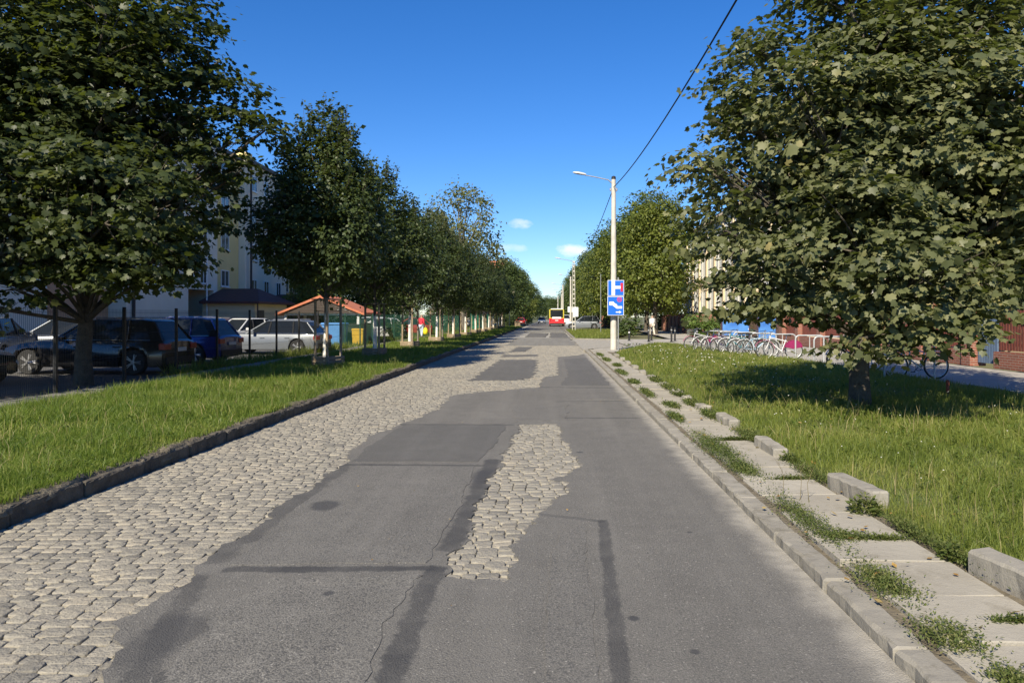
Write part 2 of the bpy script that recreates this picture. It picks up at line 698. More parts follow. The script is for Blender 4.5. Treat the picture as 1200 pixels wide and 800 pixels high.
M_KERB = worn_mat('kerb_granite', (.30, .278, .232), (.23, .212, .177), (.12, .108, .08), .8)
M_KERB_L = pm('kerb_earthy', (.13, .112, .085), (.055, .047, .036), 6, .95, 1.0, 22, .03)
M_SLAB = worn_mat('pavement_slab', (.37, .34, .28), (.30, .275, .225), (.17, .15, .11))
M_BLOCK = worn_mat('old_kerb_block', (.33, .305, .255), (.25, .232, .195), (.12, .11, .08), .75)
M_SOIL = pm('soil', (.19, .16, .11), (.095, .078, .052), 7, .95, .9, 25, .03)
M_PATH = pm('path_concrete', (.25, .235, .20), (.17, .16, .135), 1.2, .92, .5, 40, .01)
M_PAVE = pm('pavement_concrete', (.37, .345, .30), (.28, .26, .225), .9, .9, .4, 60, .006)
M_LAWN = pm('lawn_turf', (.075, .11, .022), (.12, .125, .04), 5, .95, .9, 30, .04)
M_GROUND = pm('ground_green', (.10, .115, .045), (.14, .125, .07), .3, .95, .6, 8, .05)


def structure(o):
    o['kind'] = 'structure'
    return o


# ---------------------------------------------------------------- ground sheets
structure(MB().poly([(-2500, -600), (2500, -600), (2500, 3500), (-2500, 3500)], -.10).build('ground', M_GROUND))
road = structure(MB().poly([(KL - .02, -12), (KR + .02, -12), (KR + .02, 420), (KL - .02, 420)], 0.0).build('road', M_BED))

LEFT = [(-2.0, -12), (-1.95, 2.0), (-2.02, 3.35), (-2.28, 4.0), (-2.24, 4.43), (-2.3, 4.77), (-2.29, 5.24), (-2.29, 5.77),
        (-2.32, 6.41), (-2.28, 7.21), (-2.28, 8.25), (-2.43, 9.2), (-2.43, 10.33), (-2.24, 11.21), (-1.98, 12.93), (-2.02, 15.44),
        (-.89, 16.6), (-.26, 17.09), (-.18, 19.94), (.2, 20.5), (.3, 29.9), (1.15, 31.2), (KR, 33)]
HOLE = [(-.65, 4.63), (-.67, 4.99), (-.61, 5.34), (-.63, 5.74), (-.63, 6.52), (-.61, 7.26), (-.56, 8.02), (-.53, 9.17), (-.45, 11.18),
        (.13, 11.28), (.16, 9.88), (.32, 8.46), (.32, 8.02), (.15, 7.55), (-.0, 7.4), (.15, 7.26), (.14, 6.87), (.02, 6.41),
        (-.14, 6.01), (-.23, 5.34), (-.26, 4.8), (-.3, 4.53)]
HOLE = HOLE[::-1]
ASPH = LEFT + [(KR, -12)]
AZ = .027
asph = sheet('road_asphalt', rough_outline(ASPH, .055, .05, 3, keep=(0, len(ASPH) - 3, len(ASPH) - 2, len(ASPH) - 1)), AZ, M_ASPH,
             [rough_outline(HOLE, .05, .035, 5)], .027)
structure(asph)
PATCHES = [
    ('asphalt_patch', [(-2.06, 18.9), (-.68, 19.1), (-.45, 20.5), (-.52, 28.1), (-1.88, 28.1)], .025, M_ASPH_DARK, .11),
    ('asphalt_patch', [(-1.96, 29.9), (-.6, 30.5), (-.48, 31.9), (-1.99, 31.6)], .025, M_ASPH_DARK, .11),
    ('asphalt_patch', [(-1.9, 34.3), (-1.74, 39.9), (-.92, 39.9), (-1.25, 34.3)], .025, M_ASPH_DARK, .12),
    ('asphalt_patch', [(-1.98, 59), (-2.06, 75.5), (-.2, 73), (-.43, 59)], .025, M_ASPH_DARK2, .12),
    ('asphalt_patch', [(.02, 57.4), (.03, 75.5), (1.4, 75), (1.45, 57.4)], .025, M_ASPH_DARK2, .12),
    ('asphalt_patch', [(-3.6, 92), (-3.4, 240), (1.5, 240), (1.5, 92)], .025, M_ASPH_MID, .2),
    ('asphalt_patch', [(-2.5, 41.5), (-2.6, 57.5), (1.5, 56.8), (1.5, 42)], .025, M_ASPH_PALE, .2),
    ('asphalt_patch', [(-2.7, 76.5), (-2.9, 91), (1.5, 91), (1.5, 76.5)], .025, M_ASPH_PALE, .2),
    # overlays on the main sheet, each a thin sheet of its own tone
    ('asphalt_overlay', [(-2.1, 4.86), (-2.15, 6.5), (-2.12, 8.08), (-.82, 8.05), (-.78, 6.4), (-.82, 4.9)], AZ + .004, M_ASPH_MID, .02),
    ('asphalt_overlay', [(-2.22, 8.32), (-2.28, 9.4), (-2.2, 11.05), (-.66, 11.05), (-.72, 9.2), (-.82, 8.3)], AZ + .004, M_ASPH_DARK, .025),
    ('asphalt_overlay', [(-1.72, 2.2), (-1.82, 4.0), (-1.72, 4.62), (-.84, 4.66), (-.86, 2.2)], AZ + .004, M_ASPH_OLD, .04),
    ('asphalt_overlay', [(-.02, 2.2), (-.02, 4.4), (.06, 5.6), (.26, 5.8), (.20, 2.2)], AZ + .004, M_ASPH_MID, .02),
    ('asphalt_overlay', [(-.5, 11.6), (-.7, 13.4), (.3, 13.6), (.26, 11.6)], AZ + .004, M_ASPH_MID, .05),
    ('asphalt_overlay', [(.5, 14.6), (.5, 16.4), (1.35, 16.5), (1.35, 14.5)], AZ + .004, M_ASPH_MID, .04),
    ('asphalt_overlay', [(.22, 17.5), (.5, 20.8), (.5, 28.6), (1.4, 29.2), (1.42, 17.5)], AZ + .004, M_ASPH_DARK, .05),
]
for i, (nm, pl, z, m, am) in enumerate(PATCHES):
    structure(sheet(nm, rough_outline(pl, am, .09 if pl[0][1] < 40 else .5, 20 + i), z, m, (), .03 if nm == 'asphalt_patch' else .0035))

# ---------------------------------------------------------------- granite setts


def sett_mesh(seed, mat):
    rg = random.Random(seed)
    n = 8
    rings = []
    out = [(x * rg.uniform(.95, 1.03), y * rg.uniform(.94, 1.03)) for x, y in
           ((.5, -.38), (.5, .38), (.41, .5), (-.41, .5), (-.5, .38), (-.5, -.38), (-.41, -.5), (.41, -.5))]
    vs = []
    for k, (sc, z) in enumerate(((1.0, -.6), (1.0, .55), (.965, .88), (.87, 1.0))):
        for (x, y) in out:
            vs.append((x * sc, y * sc, z + rg.uniform(-.09, .09) * (k > 0)))
    vs.append((rg.uniform(-.1, .1), rg.uniform(-.1, .1), 1.0 + rg.uniform(-.04, .06)))
    fs = []
    for l in range(3):
        for i in range(n):
            j = (i + 1) % n
            fs.append((l * n + i, l * n + j, (l + 1) * n + j, (l + 1) * n + i))
    for i in range(n):
        fs.append((3 * n + i, 3 * n + (i + 1) % n, 4 * n))
    me = bpy.data.meshes.new('cobblestone')
    me.from_pydata(vs, [], fs)
    me.materials.append(mat)
    me.shade_smooth()
    return me, np.array(vs), fs


SETTS = [sett_mesh(100 + i, M_COB) for i in range(8)]
setts = []
y = 1.2
while y < 50:
    dep = rnd.uniform(.088, .115)
    x = KL + .02 + rnd.uniform(-.1, .02)
    while x < KR - .02:
        w = rnd.uniform(.095, .16)
        cx, cy = x + w / 2, y + dep / 2
        yy = cy + .05 * math.sin(cx * 2.1 + y * .13) + .03 * math.sin(cx * 5 + y * .4) + rnd.uniform(-.008, .008)
        setts.append((cx, yy, w - .007, dep - .006, rnd.uniform(-.06, .06), rnd.uniform(-.004, .004), rnd.randrange(8)))
        x += w
    y += dep
sx = np.array([s[0] for s in setts])
sy = np.array([s[1] for s in setts])


def shrink(poly, d):
    c = Vector((sum(p[0] for p in poly) / len(poly), sum(p[1] for p in poly) / len(poly)))
    return [(p[0] + (1 if p[0] < c.x else -1) * d, p[1] + (1 if p[1] < c.y else -1) * d) for p in poly]


inside_main = in_poly(sx - .13, sy, ASPH) & in_poly(sx + .0, sy, ASPH)
near_hole = np.full(sx.shape, 9.0)
for (x0, y0), (x1, y1) in zip(HOLE, HOLE[1:] + HOLE[:1]):
    L2 = (x1 - x0) ** 2 + (y1 - y0) ** 2
    h_ = np.clip(((sx - x0) * (x1 - x0) + (sy - y0) * (y1 - y0)) / L2, 0, 1)
    near_hole = np.minimum(near_hole, np.hypot(sx - x0 - h_ * (x1 - x0), sy - y0 - h_ * (y1 - y0)))
inside_hole = in_poly(sx, sy, HOLE) | (near_hole < .17)
covered = inside_main & ~inside_hole
for (nm, pl, z, m, am) in PATCHES[:8]:
    covered |= in_poly(sx, sy, shrink(pl, .1))
covered |= (sx > KR - .1)
keep = [s for s, c in zip(setts, covered) if not c]
keep.sort(key=lambda s: s[1] ** 2 + s[0] ** 2 if (s[1] > 3.1 and abs(s[0] + .2) < s[1] * .78) else 1e9)
VB, FB, off = [], [], 0
for i, (cx, cy, w, dep, rz, dz, k) in enumerate(keep):
    me, va, fa = SETTS[k]
    hz = .018
    if i < 300:
        o = link('cobblestone', me, road, (cx, cy, dz))
        o.scale = (w, dep, hz)
        o.rotation_euler = (rnd.uniform(-.07, .07), rnd.uniform(-.07, .07), rz)
    else:
        c_, s_ = math.cos(rz), math.sin(rz)
        q = va * (w, dep, hz)
        xx = q[:, 0] * c_ - q[:, 1] * s_ + cx
        yy = q[:, 0] * s_ + q[:, 1] * c_ + cy
        VB.append(np.stack([xx, yy, q[:, 2] + dz], 1))
        for f in fa:
            FB.append([v + off for v in f] if len(f) == 4 else [f[0] + off, f[1] + off, f[2] + off, f[2] + off])
        off += len(va)
me = bpy.data.meshes.new('cobblestones')
me.from_pydata(np.concatenate(VB).tolist(), [], [f if f[2] != f[3] else f[:3] for f in FB])
me.materials.append(M_COB_J)
me.shade_smooth()
cj = link('cobblestones', me, road)
cj['kind'] = 'stuff'

# sand swept onto the setts along the asphalt's edge
# ---------------------------------------------------------------- kerbs
def rough_block(L, W, H, seed, amp=.008, n=9):
    """stone block with a hewn surface"""
    bm = bmesh.new()
    bmesh.ops.create_cube(bm, size=1)
    bmesh.ops.scale(bm, vec=(W, L, H), verts=bm.verts)
    bmesh.ops.bevel(bm, geom=bm.edges[:], offset=.016, segments=1, affect='EDGES')
    bmesh.ops.subdivide_edges(bm, edges=[e for e in bm.edges if e.calc_length() > L * .5], cuts=n, use_grid_fill=True)
    rg = random.Random(seed)
    for v in bm.verts:
        s = math.sin(v.co.y * 23 + seed) * .5 + rg.uniform(-1, 1)
        v.co.x += amp * s * (1 if v.co.x < 0 else .4)
        v.co.z += amp * .6 * rg.uniform(-1, 1)
    me = bpy.data.meshes.new('block')
    bm.to_mesh(me)
    bm.free()
    return me


LKM = []
for i in range(4):
    me = rough_block(1.0, .13, .26, 11 + i, .014, 11)
    me.materials.append(M_KERB_L)
    LKM.append(me)
lk = structure(MB().bbox(KL - .13, KL - .01, 60, 112, -.05, .13).build('left_kerb', M_KERB_L))
yy = 1.0
while yy < 60:
    L = rnd.uniform(.92, 1.02)
    o = link('kerb_stone', LKM[rnd.randrange(4)], lk, (KL - .065 + rnd.uniform(-.008, .008), yy + L / 2, .035 + rnd.uniform(-.02, .01)))
    o.scale = (1, L - .01, 1)
    o.rotation_euler = (rnd.uniform(-.012, .012), rnd.uniform(-.06, .10), rnd.uniform(-.015, .015))
    yy += L
rk = structure(MB().bbox(KR + .02, KR + .2, 54, 90, -.05, .10).build('right_kerb', M_KERB))


KMESH = []
for i in range(5):
    me = rough_block(1.0, .165, .26, 31 + i, .009)
    me.materials.append(M_KERB)
    KMESH.append(me)
yy = 1.0
i = 0
while yy < 35.4:
    L = rnd.uniform(.8, 1.05)
    o = link('kerb_stone', KMESH[i % 5], rk, (KR + .085 + rnd.uniform(-.006, .006), yy + L / 2, -.03 + rnd.uniform(-.005, .005)))
    o.scale = (1, L - .012, 1)
    o.rotation_euler = (rnd.uniform(-.006, .006), rnd.uniform(-.03, .03), rnd.uniform(-.006, .006))
    yy += L
    i += 1
# kerb turning into the side street
for k, (ax, ay, rz) in enumerate(((1.86, 35.9, -.5), (2.35, 36.7, -.6), (2.9, 37.45, -.65), (3.5, 38.2, -.7), (4.15, 38.9, -.85),
                                   (1.85, 53.6, .7), (2.5, 52.9, .9), (3.3, 52.4, 1.1), (4.1, 52.1, 1.3))):
    o = link('kerb_stone', KMESH[k % 5], rk, (ax, ay, -.03))
    o.rotation_euler = (0, 0, rz)

# ---------------------------------------------------------------- right footway: slabs, bed, broken old kerb blocks
bed = structure(grid_sheet('footway_bed', KR + .15, 3.0, 0, 35.5, .12, lambda X, Y: .086 + .010 * wob(X * 3, Y * 3), M_SOIL))
yy = 1.1
i = 0
while yy < 34.5:
    L = rnd.uniform(.54, .62)
    W = .66
    me = MB().bevbox(0, 0, 0, W + rnd.uniform(-.02, .02), L - .012, .07, .004).mesh('slab', M_SLAB)
    o = link('slab', me, bed, (2.18 + rnd.uniform(-.02, .02), yy + L / 2, .072 + rnd.uniform(-.009, .007)))
    o.rotation_euler = (rnd.uniform(-.015, .015), rnd.uniform(-.02, .02), rnd.uniform(-.02, .02))
    yy += L
    i += 1
flare = structure(sheet('footway_corner', [(1.85, 33.6), (3.0, 33.0), (4.3, 36.8), (5.0, 40.2), (4.6, 40.0), (3.4, 37.7), (2.1, 35.8)], .095, M_PAVE, (), .05))

BLOCKS = [(2.68, 4.05, .98, .26, .14), (2.64, 6.4, .8, .23, .08), (2.52, 8.5, .72, .21, .03), (2.58, 10.8, .7, .19, .06), (2.55, 12.4, .45, .16, .1),
          (2.55, 13.8, .4, .15, -.1), (2.55, 14.9, .42, .15, .05), (2.56, 16.6, .5, .14, 0.0), (2.55, 18.6, .5, .15, .06), (2.55, 20.4, .45, .14, -.06),
          (2.56, 22.5, .5, .15, .03), (2.56, 24.6, .5, .14, .02), (2.6, 26.8, .5, .15, -.04), (2.6, 29.2, .6, .15, .03)]
ORD = ['first', 'second', 'third', 'fourth', 'fifth', 'sixth', 'seventh', 'eighth', 'ninth', 'tenth', 'eleventh', 'twelfth', 'thirteenth', 'fourteenth']
for i, (bx, by, L, H, rz) in enumerate(BLOCKS):
    me = rough_block(L, .16, .34, 60 + i, .009, 9)
    me.materials.append(M_BLOCK)
    o = link('kerb_block', me, None, (bx, by, .10 + H * .62 - .18))
    o.rotation_euler = (rnd.uniform(-.08, .05), rnd.uniform(-.10, .06), rz)
    if i == 0:
        lb = 'long upright old concrete kerb block, largest and cleanest along the slab footway'
    elif i == 1:
        lb = 'old concrete kerb block tilted beside a tall green weed clump'
    elif i == 2:
        lb = 'weathered kerb block half sunk in grass beside the footway slabs'
    else:
        lb = 'old kerb block in the lawn edge, %s counted back from the concrete lamp post' % ORD[len(BLOCKS) - 1 - i]
    tag(o, lb, 'kerb block', 'broken kerb blocks along the footway')

# ---------------------------------------------------------------- lawns, path, car park, pavements
ZL, ZR = .165, .10


def zl(X, Y):
    rise = np.clip((KL - .15 - X) / 1.2, 0, 1)
    return ZL + .025 * wob(X, Y) * rise + .05 * rise * np.clip((-X - 4.3) / 4.0, 0, 1)


def zr(X, Y):
    e = np.clip((X - 2.6) / .9, 0, 1)
    return ZR - .01 + .025 * wob(X + 3, Y) * e + .05 * e


def lawn_right_edge(y):
    """outer edge of the right lawn (where the paved area begins)"""
    return np.interp(y, [0, 18, 24, 30, 36, 42], [9.4, 9.1, 8.9, 8.0, 7.3, 6.6])


def lawn_left_edge_r(y):
    return np.interp(y, [0, 30, 33, 37, 40, 42.5], [2.62, 2.66, 3.05, 4.4, 5.2, 6.4])


structure(grid_sheet('verge_left', -8.45, KL - .125, 0, 112, .25, zl, M_LAWN))
structure(grid_sheet('lawn_right', 2.6, 9.6, 0, 42.6, .25, zr, M_LAWN,
                     lambda x, y: (x > lawn_left_edge_r(y) - .1) & (x < lawn_right_edge(y) + .1)))
structure(grid_sheet('verge_far', 1.84, 8.4, 53.5, 88, .5, lambda X, Y: .09 + .02 * wob(X, Y), M_LAWN,
                     lambda x, y: x < 4.0 + (y - 53) * .2))
structure(MB().bbox(-10.05, -8.45, 0, 112, -.05, .10).build('footpath_left', M_PATH))
structure(MB().poly([(-40, -5), (-10.05, -5), (-10.05, 37), (-40, 37)], .03).build('car_park', M_PARK))
structure(grid_sheet('lawn_back', -26, -10.05, 37, 112, .8, lambda X, Y: .08 + .03 * wob(X, Y), M_LAWN))
structure(MB().poly([(6.2, -5), (13.4, -5), (13.4, 47), (6.2, 47)], .06).build('pavement_right', M_PAVE))
structure(MB().poly([(4.2, 40.0), (6.2, 40), (6.2, 47), (13.4, 47), (13.4, 53.3), (4.2, 52)], .064).build('pavement_crossing', M_PAVE))
structure(MB().poly([(8.6, 53.3), (13.4, 53.3), (13.4, 95), (10.4, 95)], .068).build('pavement_far', M_PAVE))
structure(sheet('side_street', [(KR - .02, 35.6), (1.9, 35.8), (3.5, 37.9), (4.4, 40), (4.4, 51.8), (3.0, 52.4), (1.9, 53.2), (KR - .02, 54)], .022, M_ASPH_DARK2))
structure(sheet('junction', [(KR - .02, 89), (24, 91), (24, 99), (8, 100), (4.4, 102), (4.4, 135), (KR - .02, 140)], .029, M_ASPH_MID))

# crumbly soil and roots spilling over the left kerb
_ny = 900
_Y = np.linspace(1.0, 62, _ny)
_g = np.random.default_rng(77)
_prof = [(-.30, .0), (-.17, .012), (-.10, .018), (-.055, .006), (-.03, -.03), (-.022, -.075)]
_V = []
for (dx, dz) in _prof:
    wv = .022 * np.sin(_Y * 2.3 + 1) + .016 * np.sin(_Y * 7.1) + _g.normal(0, .010, _ny)
    _V.append(np.stack([KL + dx + wv * (1 if dx > -.12 else .3), _Y, ZL + dz + .015 * np.sin(_Y * 3.1) + _g.normal(0, .008, _ny) + (.03 * np.sin(_Y * 1.1 + 2) * (dz < -.02))], 1))
_V = np.stack(_V, 1)
_k = len(_prof)
_id = np.arange(_ny * _k).reshape(_ny, _k)
_F = np.stack([_id[:-1, :-1], _id[:-1, 1:], _id[1:, 1:], _id[1:, :-1]], -1).reshape(-1, 4)
structure(link('verge_soil_edge', np_mesh('verge_soil_edge', _V.reshape(-1, 3), _F, M_SOIL, True)))

# ---------------------------------------------------------------- grass
GRASS = leaf_mat('grass_blades', [(0, (.035, .062, .010)), (.3, (.09, .142, .019)), (.55, (.155, .21, .032)), (.8, (.245, .265, .06)), (1, (.42, .36, .17))],
                 .5, .45, .35, tcol=(.25, .38, .04), patch=.5, pscale=1.5)
GRASS_R = leaf_mat('grass_blades_dry', [(0, (.05, .075, .014)), (.3, (.125, .165, .027)), (.6, (.21, .245, .047)), (.8, (.29, .28, .085)), (1, (.48, .39, .20))],
                   .5, .45, .35, tcol=(.30, .38, .06), patch=.55, pscale=1.1)


def grass(name, x, y, z, h, w, mat, label, seed):
    g = np.random.default_rng(seed)
    n = len(x)
    a = g.uniform(0, 2 * np.pi, n)
    lean = np.abs(g.normal(.5, .36, n)) * h
    la = g.uniform(0, 2 * np.pi, n)
    ux, uy = np.cos(a) * w / 2, np.sin(a) * w / 2
    lx, ly = np.cos(la) * lean, np.sin(la) * lean
    V = np.empty((n, 5, 3), np.float32)
    V[:, 0] = np.stack([x - ux, y - uy, z - .01], 1)
    V[:, 1] = np.stack([x + ux, y + uy, z - .01], 1)
    V[:, 2] = np.stack([x - ux * .8 + lx * .3, y - uy * .8 + ly * .3, z + h * .55], 1)
    V[:, 3] = np.stack([x + ux * .8 + lx * .3, y + uy * .8 + ly * .3, z + h * .55], 1)
    V[:, 4] = np.stack([x + lx, y + ly, z + h * (1 - .25 * (lean / h))], 1)
    b = (np.arange(n) * 5)[:, None]
    fr = np.hypot(x, y) > 13       # far blades: one triangle each
    F = np.concatenate([b[~fr] + [0, 1, 3], b[~fr] + [0, 3, 2], b[~fr] + [2, 3, 4], b[fr] + [0, 1, 4]], 0)
    o = link(name, np_mesh(name, V.reshape(-1, 3), F, mat))
    return tag(o, label, 'grass', None, 'stuff')


def samp(n, y0, y1, p, seed):
    g = np.random.default_rng(seed)
    u = g.uniform(0, 1, n)
    q = 1 - p
    yy = (y0 ** q + u * (y1 ** q - y0 ** q)) ** (1 / q)
    return g, yy


g, yy = samp(260000, 3.0, 112, 1.35, 1)
xx = np.where(g.uniform(0, 1, len(yy)) < .05, g.uniform(KL - .25, KL - .07, len(yy)), g.uniform(-8.5, KL - .12, len(yy)))
dd = np.hypot(xx, yy)
tuft = .5 + .5 * wob(xx * 1.9 + 5, yy * 1.9)
dens = g.uniform(0, 1, len(yy)) < np.clip(.62 + .4 * tuft, .25, 1)
edge = np.clip((KL - .12 - xx) / .22, .6, 1)
hh = (.06 + .09 * g.uniform(0, 1, len(yy)) ** 1.5 + .07 * np.clip(tuft, 0, 1)) * edge
hh = np.where(g.uniform(0, 1, len(yy)) < .02, hh * 1.7, hh)
ww = np.clip(.0055 * dd / 7, .005, .045)
k = dens
grass('verge_grass', xx[k], yy[k], zl(xx[k], yy[k]), hh[k], ww[k], GRASS, 'tall green grass on the verge between kerb and path', 11)

g, yy = samp(270000, 2.6, 42.5, 1.25, 2)
xx = g.uniform(2.6, 9.6, len(yy))
k = (xx > lawn_left_edge_r(yy) + g.normal(0, .06, len(yy))) & (xx < lawn_right_edge(yy) + g.normal(0, .06, len(yy)))
xx, yy = xx[k], yy[k]
dd = np.hypot(xx, yy)
tuft = .5 + .5 * wob(xx * 1.6 + 2, yy * 1.6)
k = g.uniform(0, 1, len(yy)) < np.clip(.55 + .45 * tuft, .2, 1)
hh = .04 + .075 * g.uniform(0, 1, len(yy)) ** 1.6 + .07 * np.clip(tuft, 0, 1)
hh = np.where(g.uniform(0, 1, len(yy)) < .03, hh * 1.7, hh)
ww = np.clip(.0055 * dd / 7, .0048, .045)
grass('lawn_grass', xx[k], yy[k], zr(xx[k], yy[k]), hh[k], ww[k], GRASS_R, 'rough yellowish green grass of the lawn under the maple by the racks', 12)

g = np.random.default_rng(5)
yy = g.uniform(53.6, 88, 26000)
xx = g.uniform(1.9, 11, 26000)
k = xx < 3.9 + (yy - 53) * .2
grass('island_grass', xx[k], yy[k], np.full(k.sum(), .08), g.uniform(.1, .28, k.sum()), np.full(k.sum(), .05), GRASS_R,
      'grass island beyond the side street, below the far lamp posts', 13)
yy = g.uniform(37, 112, 40000)
xx = g.uniform(-24, -10.1, 40000)
grass('rough_grass', xx, yy, np.full(len(xx), .07), g.uniform(.1, .4, len(xx)), np.full(len(xx), .05), GRASS_R,
      'rough grass behind the green fence around the bins', 14)
yy = g.uniform(16, 37, 5000)
xx = -10.2 + g.normal(0, .14, 5000)
grass('fence_weeds', xx, yy, np.full(len(xx), .05), g.uniform(.1, .5, len(xx)) * (yy > 20), np.full(len(xx), .03), GRASS_R,
      'weeds along the foot of the wire fence', 15)

# weeds growing in the joints of the right footway
WEED = leaf_mat('weed_leaves', [(0, (.05, .075, .02)), (.4, (.09, .12, .03)), (.75, (.15, .165, .05)), (1, (.27, .24, .11))], .6, .35, .3)
WP = [(1.97, 3.15, .09, .12), (1.92, 3.58, .13, .2), (1.93, 4.3, .13, .34), (1.93, 5.6, .12, .8), (2.05, 5.2, .16, .12), (1.95, 8.6, .17, 1.2), (1.95, 7.5, .12, .4), (1.92, 11.4, .08, .5),
      (2.1, 12.9, .1, .4), (1.95, 15.0, .08, .8), (1.97, 17.5, .09, .5), (1.95, 20.5, .09, .8), (2.1, 23.5, .1, .5), (2.0, 26.5, .1, 1), (2.0, 30, .1, 1),
      (2.60, 4.75, .06, .4), (2.58, 5.35, .07, .35), (2.55, 7.3, .09, .5), (2.55, 9.5, .10, .6), (2.5, 11.6, .1, .5), (2.5, 13.1, .1, .5),
      (2.55, 14.8, .1, .5), (2.55, 16.2, .1, .6), (2.55, 17.9, .1, .6), (2.3, 5.15, .2, .04), (2.3, 7.05, .2, .04), (2.3, 9.3, .2, .04), (2.35, 3.75, .12, .03)]
PX, PY, PH = [], [], []
g = np.random.default_rng(8)
for (wx, wy, rx, ry) in WP:
    n = int(3200 * (rx / .13) * min(1.2, ry / .5 + .2) * min(1, 7 / wy + .2))
    px, py = g.normal(wx, rx * .55, n), g.normal(wy, ry * .5, n)
    PX.append(px)
    PY.append(py)
    PH.append(np.full(n, (.022 if wy != 5.6 else .035) + .02 * (wx > 2.4)))
px, py, ph = np.concatenate(PX), np.concatenate(PY), np.concatenate(PH)
k = px > KR + .05
px, py, ph = px[k], py[k], ph[k]
n = len(px)
# little leaf rosettes: diamond leaves lying at all angles
pz = .105 + np.abs(g.normal(0, 1, n)) * ph * .8
az, tl = g.uniform(0, 6.28, n), g.uniform(-.2, .9, n)
L = g.uniform(.014, .038, n) * np.clip(py / 9, .75, 2.2)
W = L * .42
dx, dy, dz = np.cos(az) * np.cos(tl), np.sin(az) * np.cos(tl), np.sin(tl)
sx_, sy_ = -np.sin(az), np.cos(az)
C = np.stack([px, py, pz], 1)
D = np.stack([dx, dy, dz], 1) * L[:, None]
S = np.stack([sx_, sy_, np.zeros(n)], 1) * W[:, None]
V = np.stack([C, C + D * .5 + S * .5, C + D, C + D * .5 - S * .5], 1).reshape(-1, 3)
F = (np.arange(n) * 4)[:, None] + [0, 1, 2, 3]
tag(link('footway_weeds', np_mesh('footway_weeds', V, F, WEED)), 'creeping weeds growing in the joints between kerb and footway slabs', 'weeds', None, 'stuff')

# broad-leaved plants (dandelion, plantain) and straw-coloured stalks scattered through both lawns
def lawn_herbs(name, x, y, z, mat, label, seed):
    g = np.random.default_rng(seed)
    n = len(x)
    V, F = [], []
    per = 9
    bx, by, bz = np.repeat(x, per), np.repeat(y, per), np.repeat(z, per)
    m = n * per
    az, tl = g.uniform(0, 6.28, m), g.uniform(.15, .8, m)
    L = g.uniform(.035, .085, m) * np.clip(np.repeat(np.hypot(x, y), per) / 10, .9, 1.6)
    D = np.stack([np.cos(az) * np.cos(tl), np.sin(az) * np.cos(tl), np.sin(tl)], 1) * L[:, None]
    S = np.stack([-np.sin(az), np.cos(az), np.zeros(m)], 1) * (L * .3)[:, None]
    C = np.stack([bx, by, bz + .03 + g.uniform(0, .08, m)], 1)
    V = np.stack([C, C + D * .6 + S * .5, C + D * 1.05 - [0, 0, .01], C + D * .6 - S * .5], 1).reshape(-1, 3)
    F = (np.arange(m) * 4)[:, None] + [0, 1, 2, 3]
    tag(link(name, np_mesh(name, V, F, mat)), label, 'weeds', None, 'stuff')


HERB = leaf_mat('herb_leaves', [(0, (.06, .095, .018)), (.5, (.11, .155, .032)), (1, (.18, .205, .055))], .5, .35, .35)
g, hy = samp(900, 3.5, 40, 1.2, 31)
hx = g.uniform(2.7, 4.6, len(hy)) + np.abs(g.normal(0, 1.2, len(hy)))
k = hx < lawn_right_edge(hy)
lawn_herbs('lawn_herbs', hx[k], hy[k], zr(hx[k], hy[k]), HERB, 'broad leaved weeds mixed into the right lawn', 32)
g, hy = samp(520, 4, 60, 1.2, 33)
hx = KL - .2 - np.abs(g.normal(0, 1.3, len(hy)))
k = hx > -8.4
lawn_herbs('verge_herbs', hx[k], hy[k], zl(hx[k], hy[k]), HERB, 'broad leaved weeds mixed into the left verge', 34)
g, hy = samp(2600, 3.5, 40, 1.15, 35)
hx = g.uniform(2.7, 9, len(hy))
k = (hx > lawn_left_edge_r(hy)) & (hx < lawn_right_edge(hy)) & (np.sin(hx * 1.3 + hy * .7) + np.sin(hy * 1.9 - hx) > -.2)
STRAW = leaf_mat('straw_stalks', [(0, (.22, .20, .08)), (.5, (.38, .31, .15)), (1, (.50, .41, .22))], .7, .3, .2)
grass('straw_stalks', hx[k], hy[k], zr(hx[k], hy[k]), g.uniform(.18, .36, k.sum()), np.clip(.004 * hy[k] / 7, .0035, .02), STRAW, 'dry straw coloured grass stalks standing in the right lawn', 36)
g, hy = samp(1500, 4, 40, 1.15, 37)
hx = g.uniform(-8.4, KL - .2, len(hy))
grass('verge_stalks', hx, hy, zl(hx, hy), g.uniform(.18, .34, len(hx)), np.clip(.004 * hy / 7, .0035, .02), STRAW, 'dry straw coloured grass stalks standing in the left verge', 38)

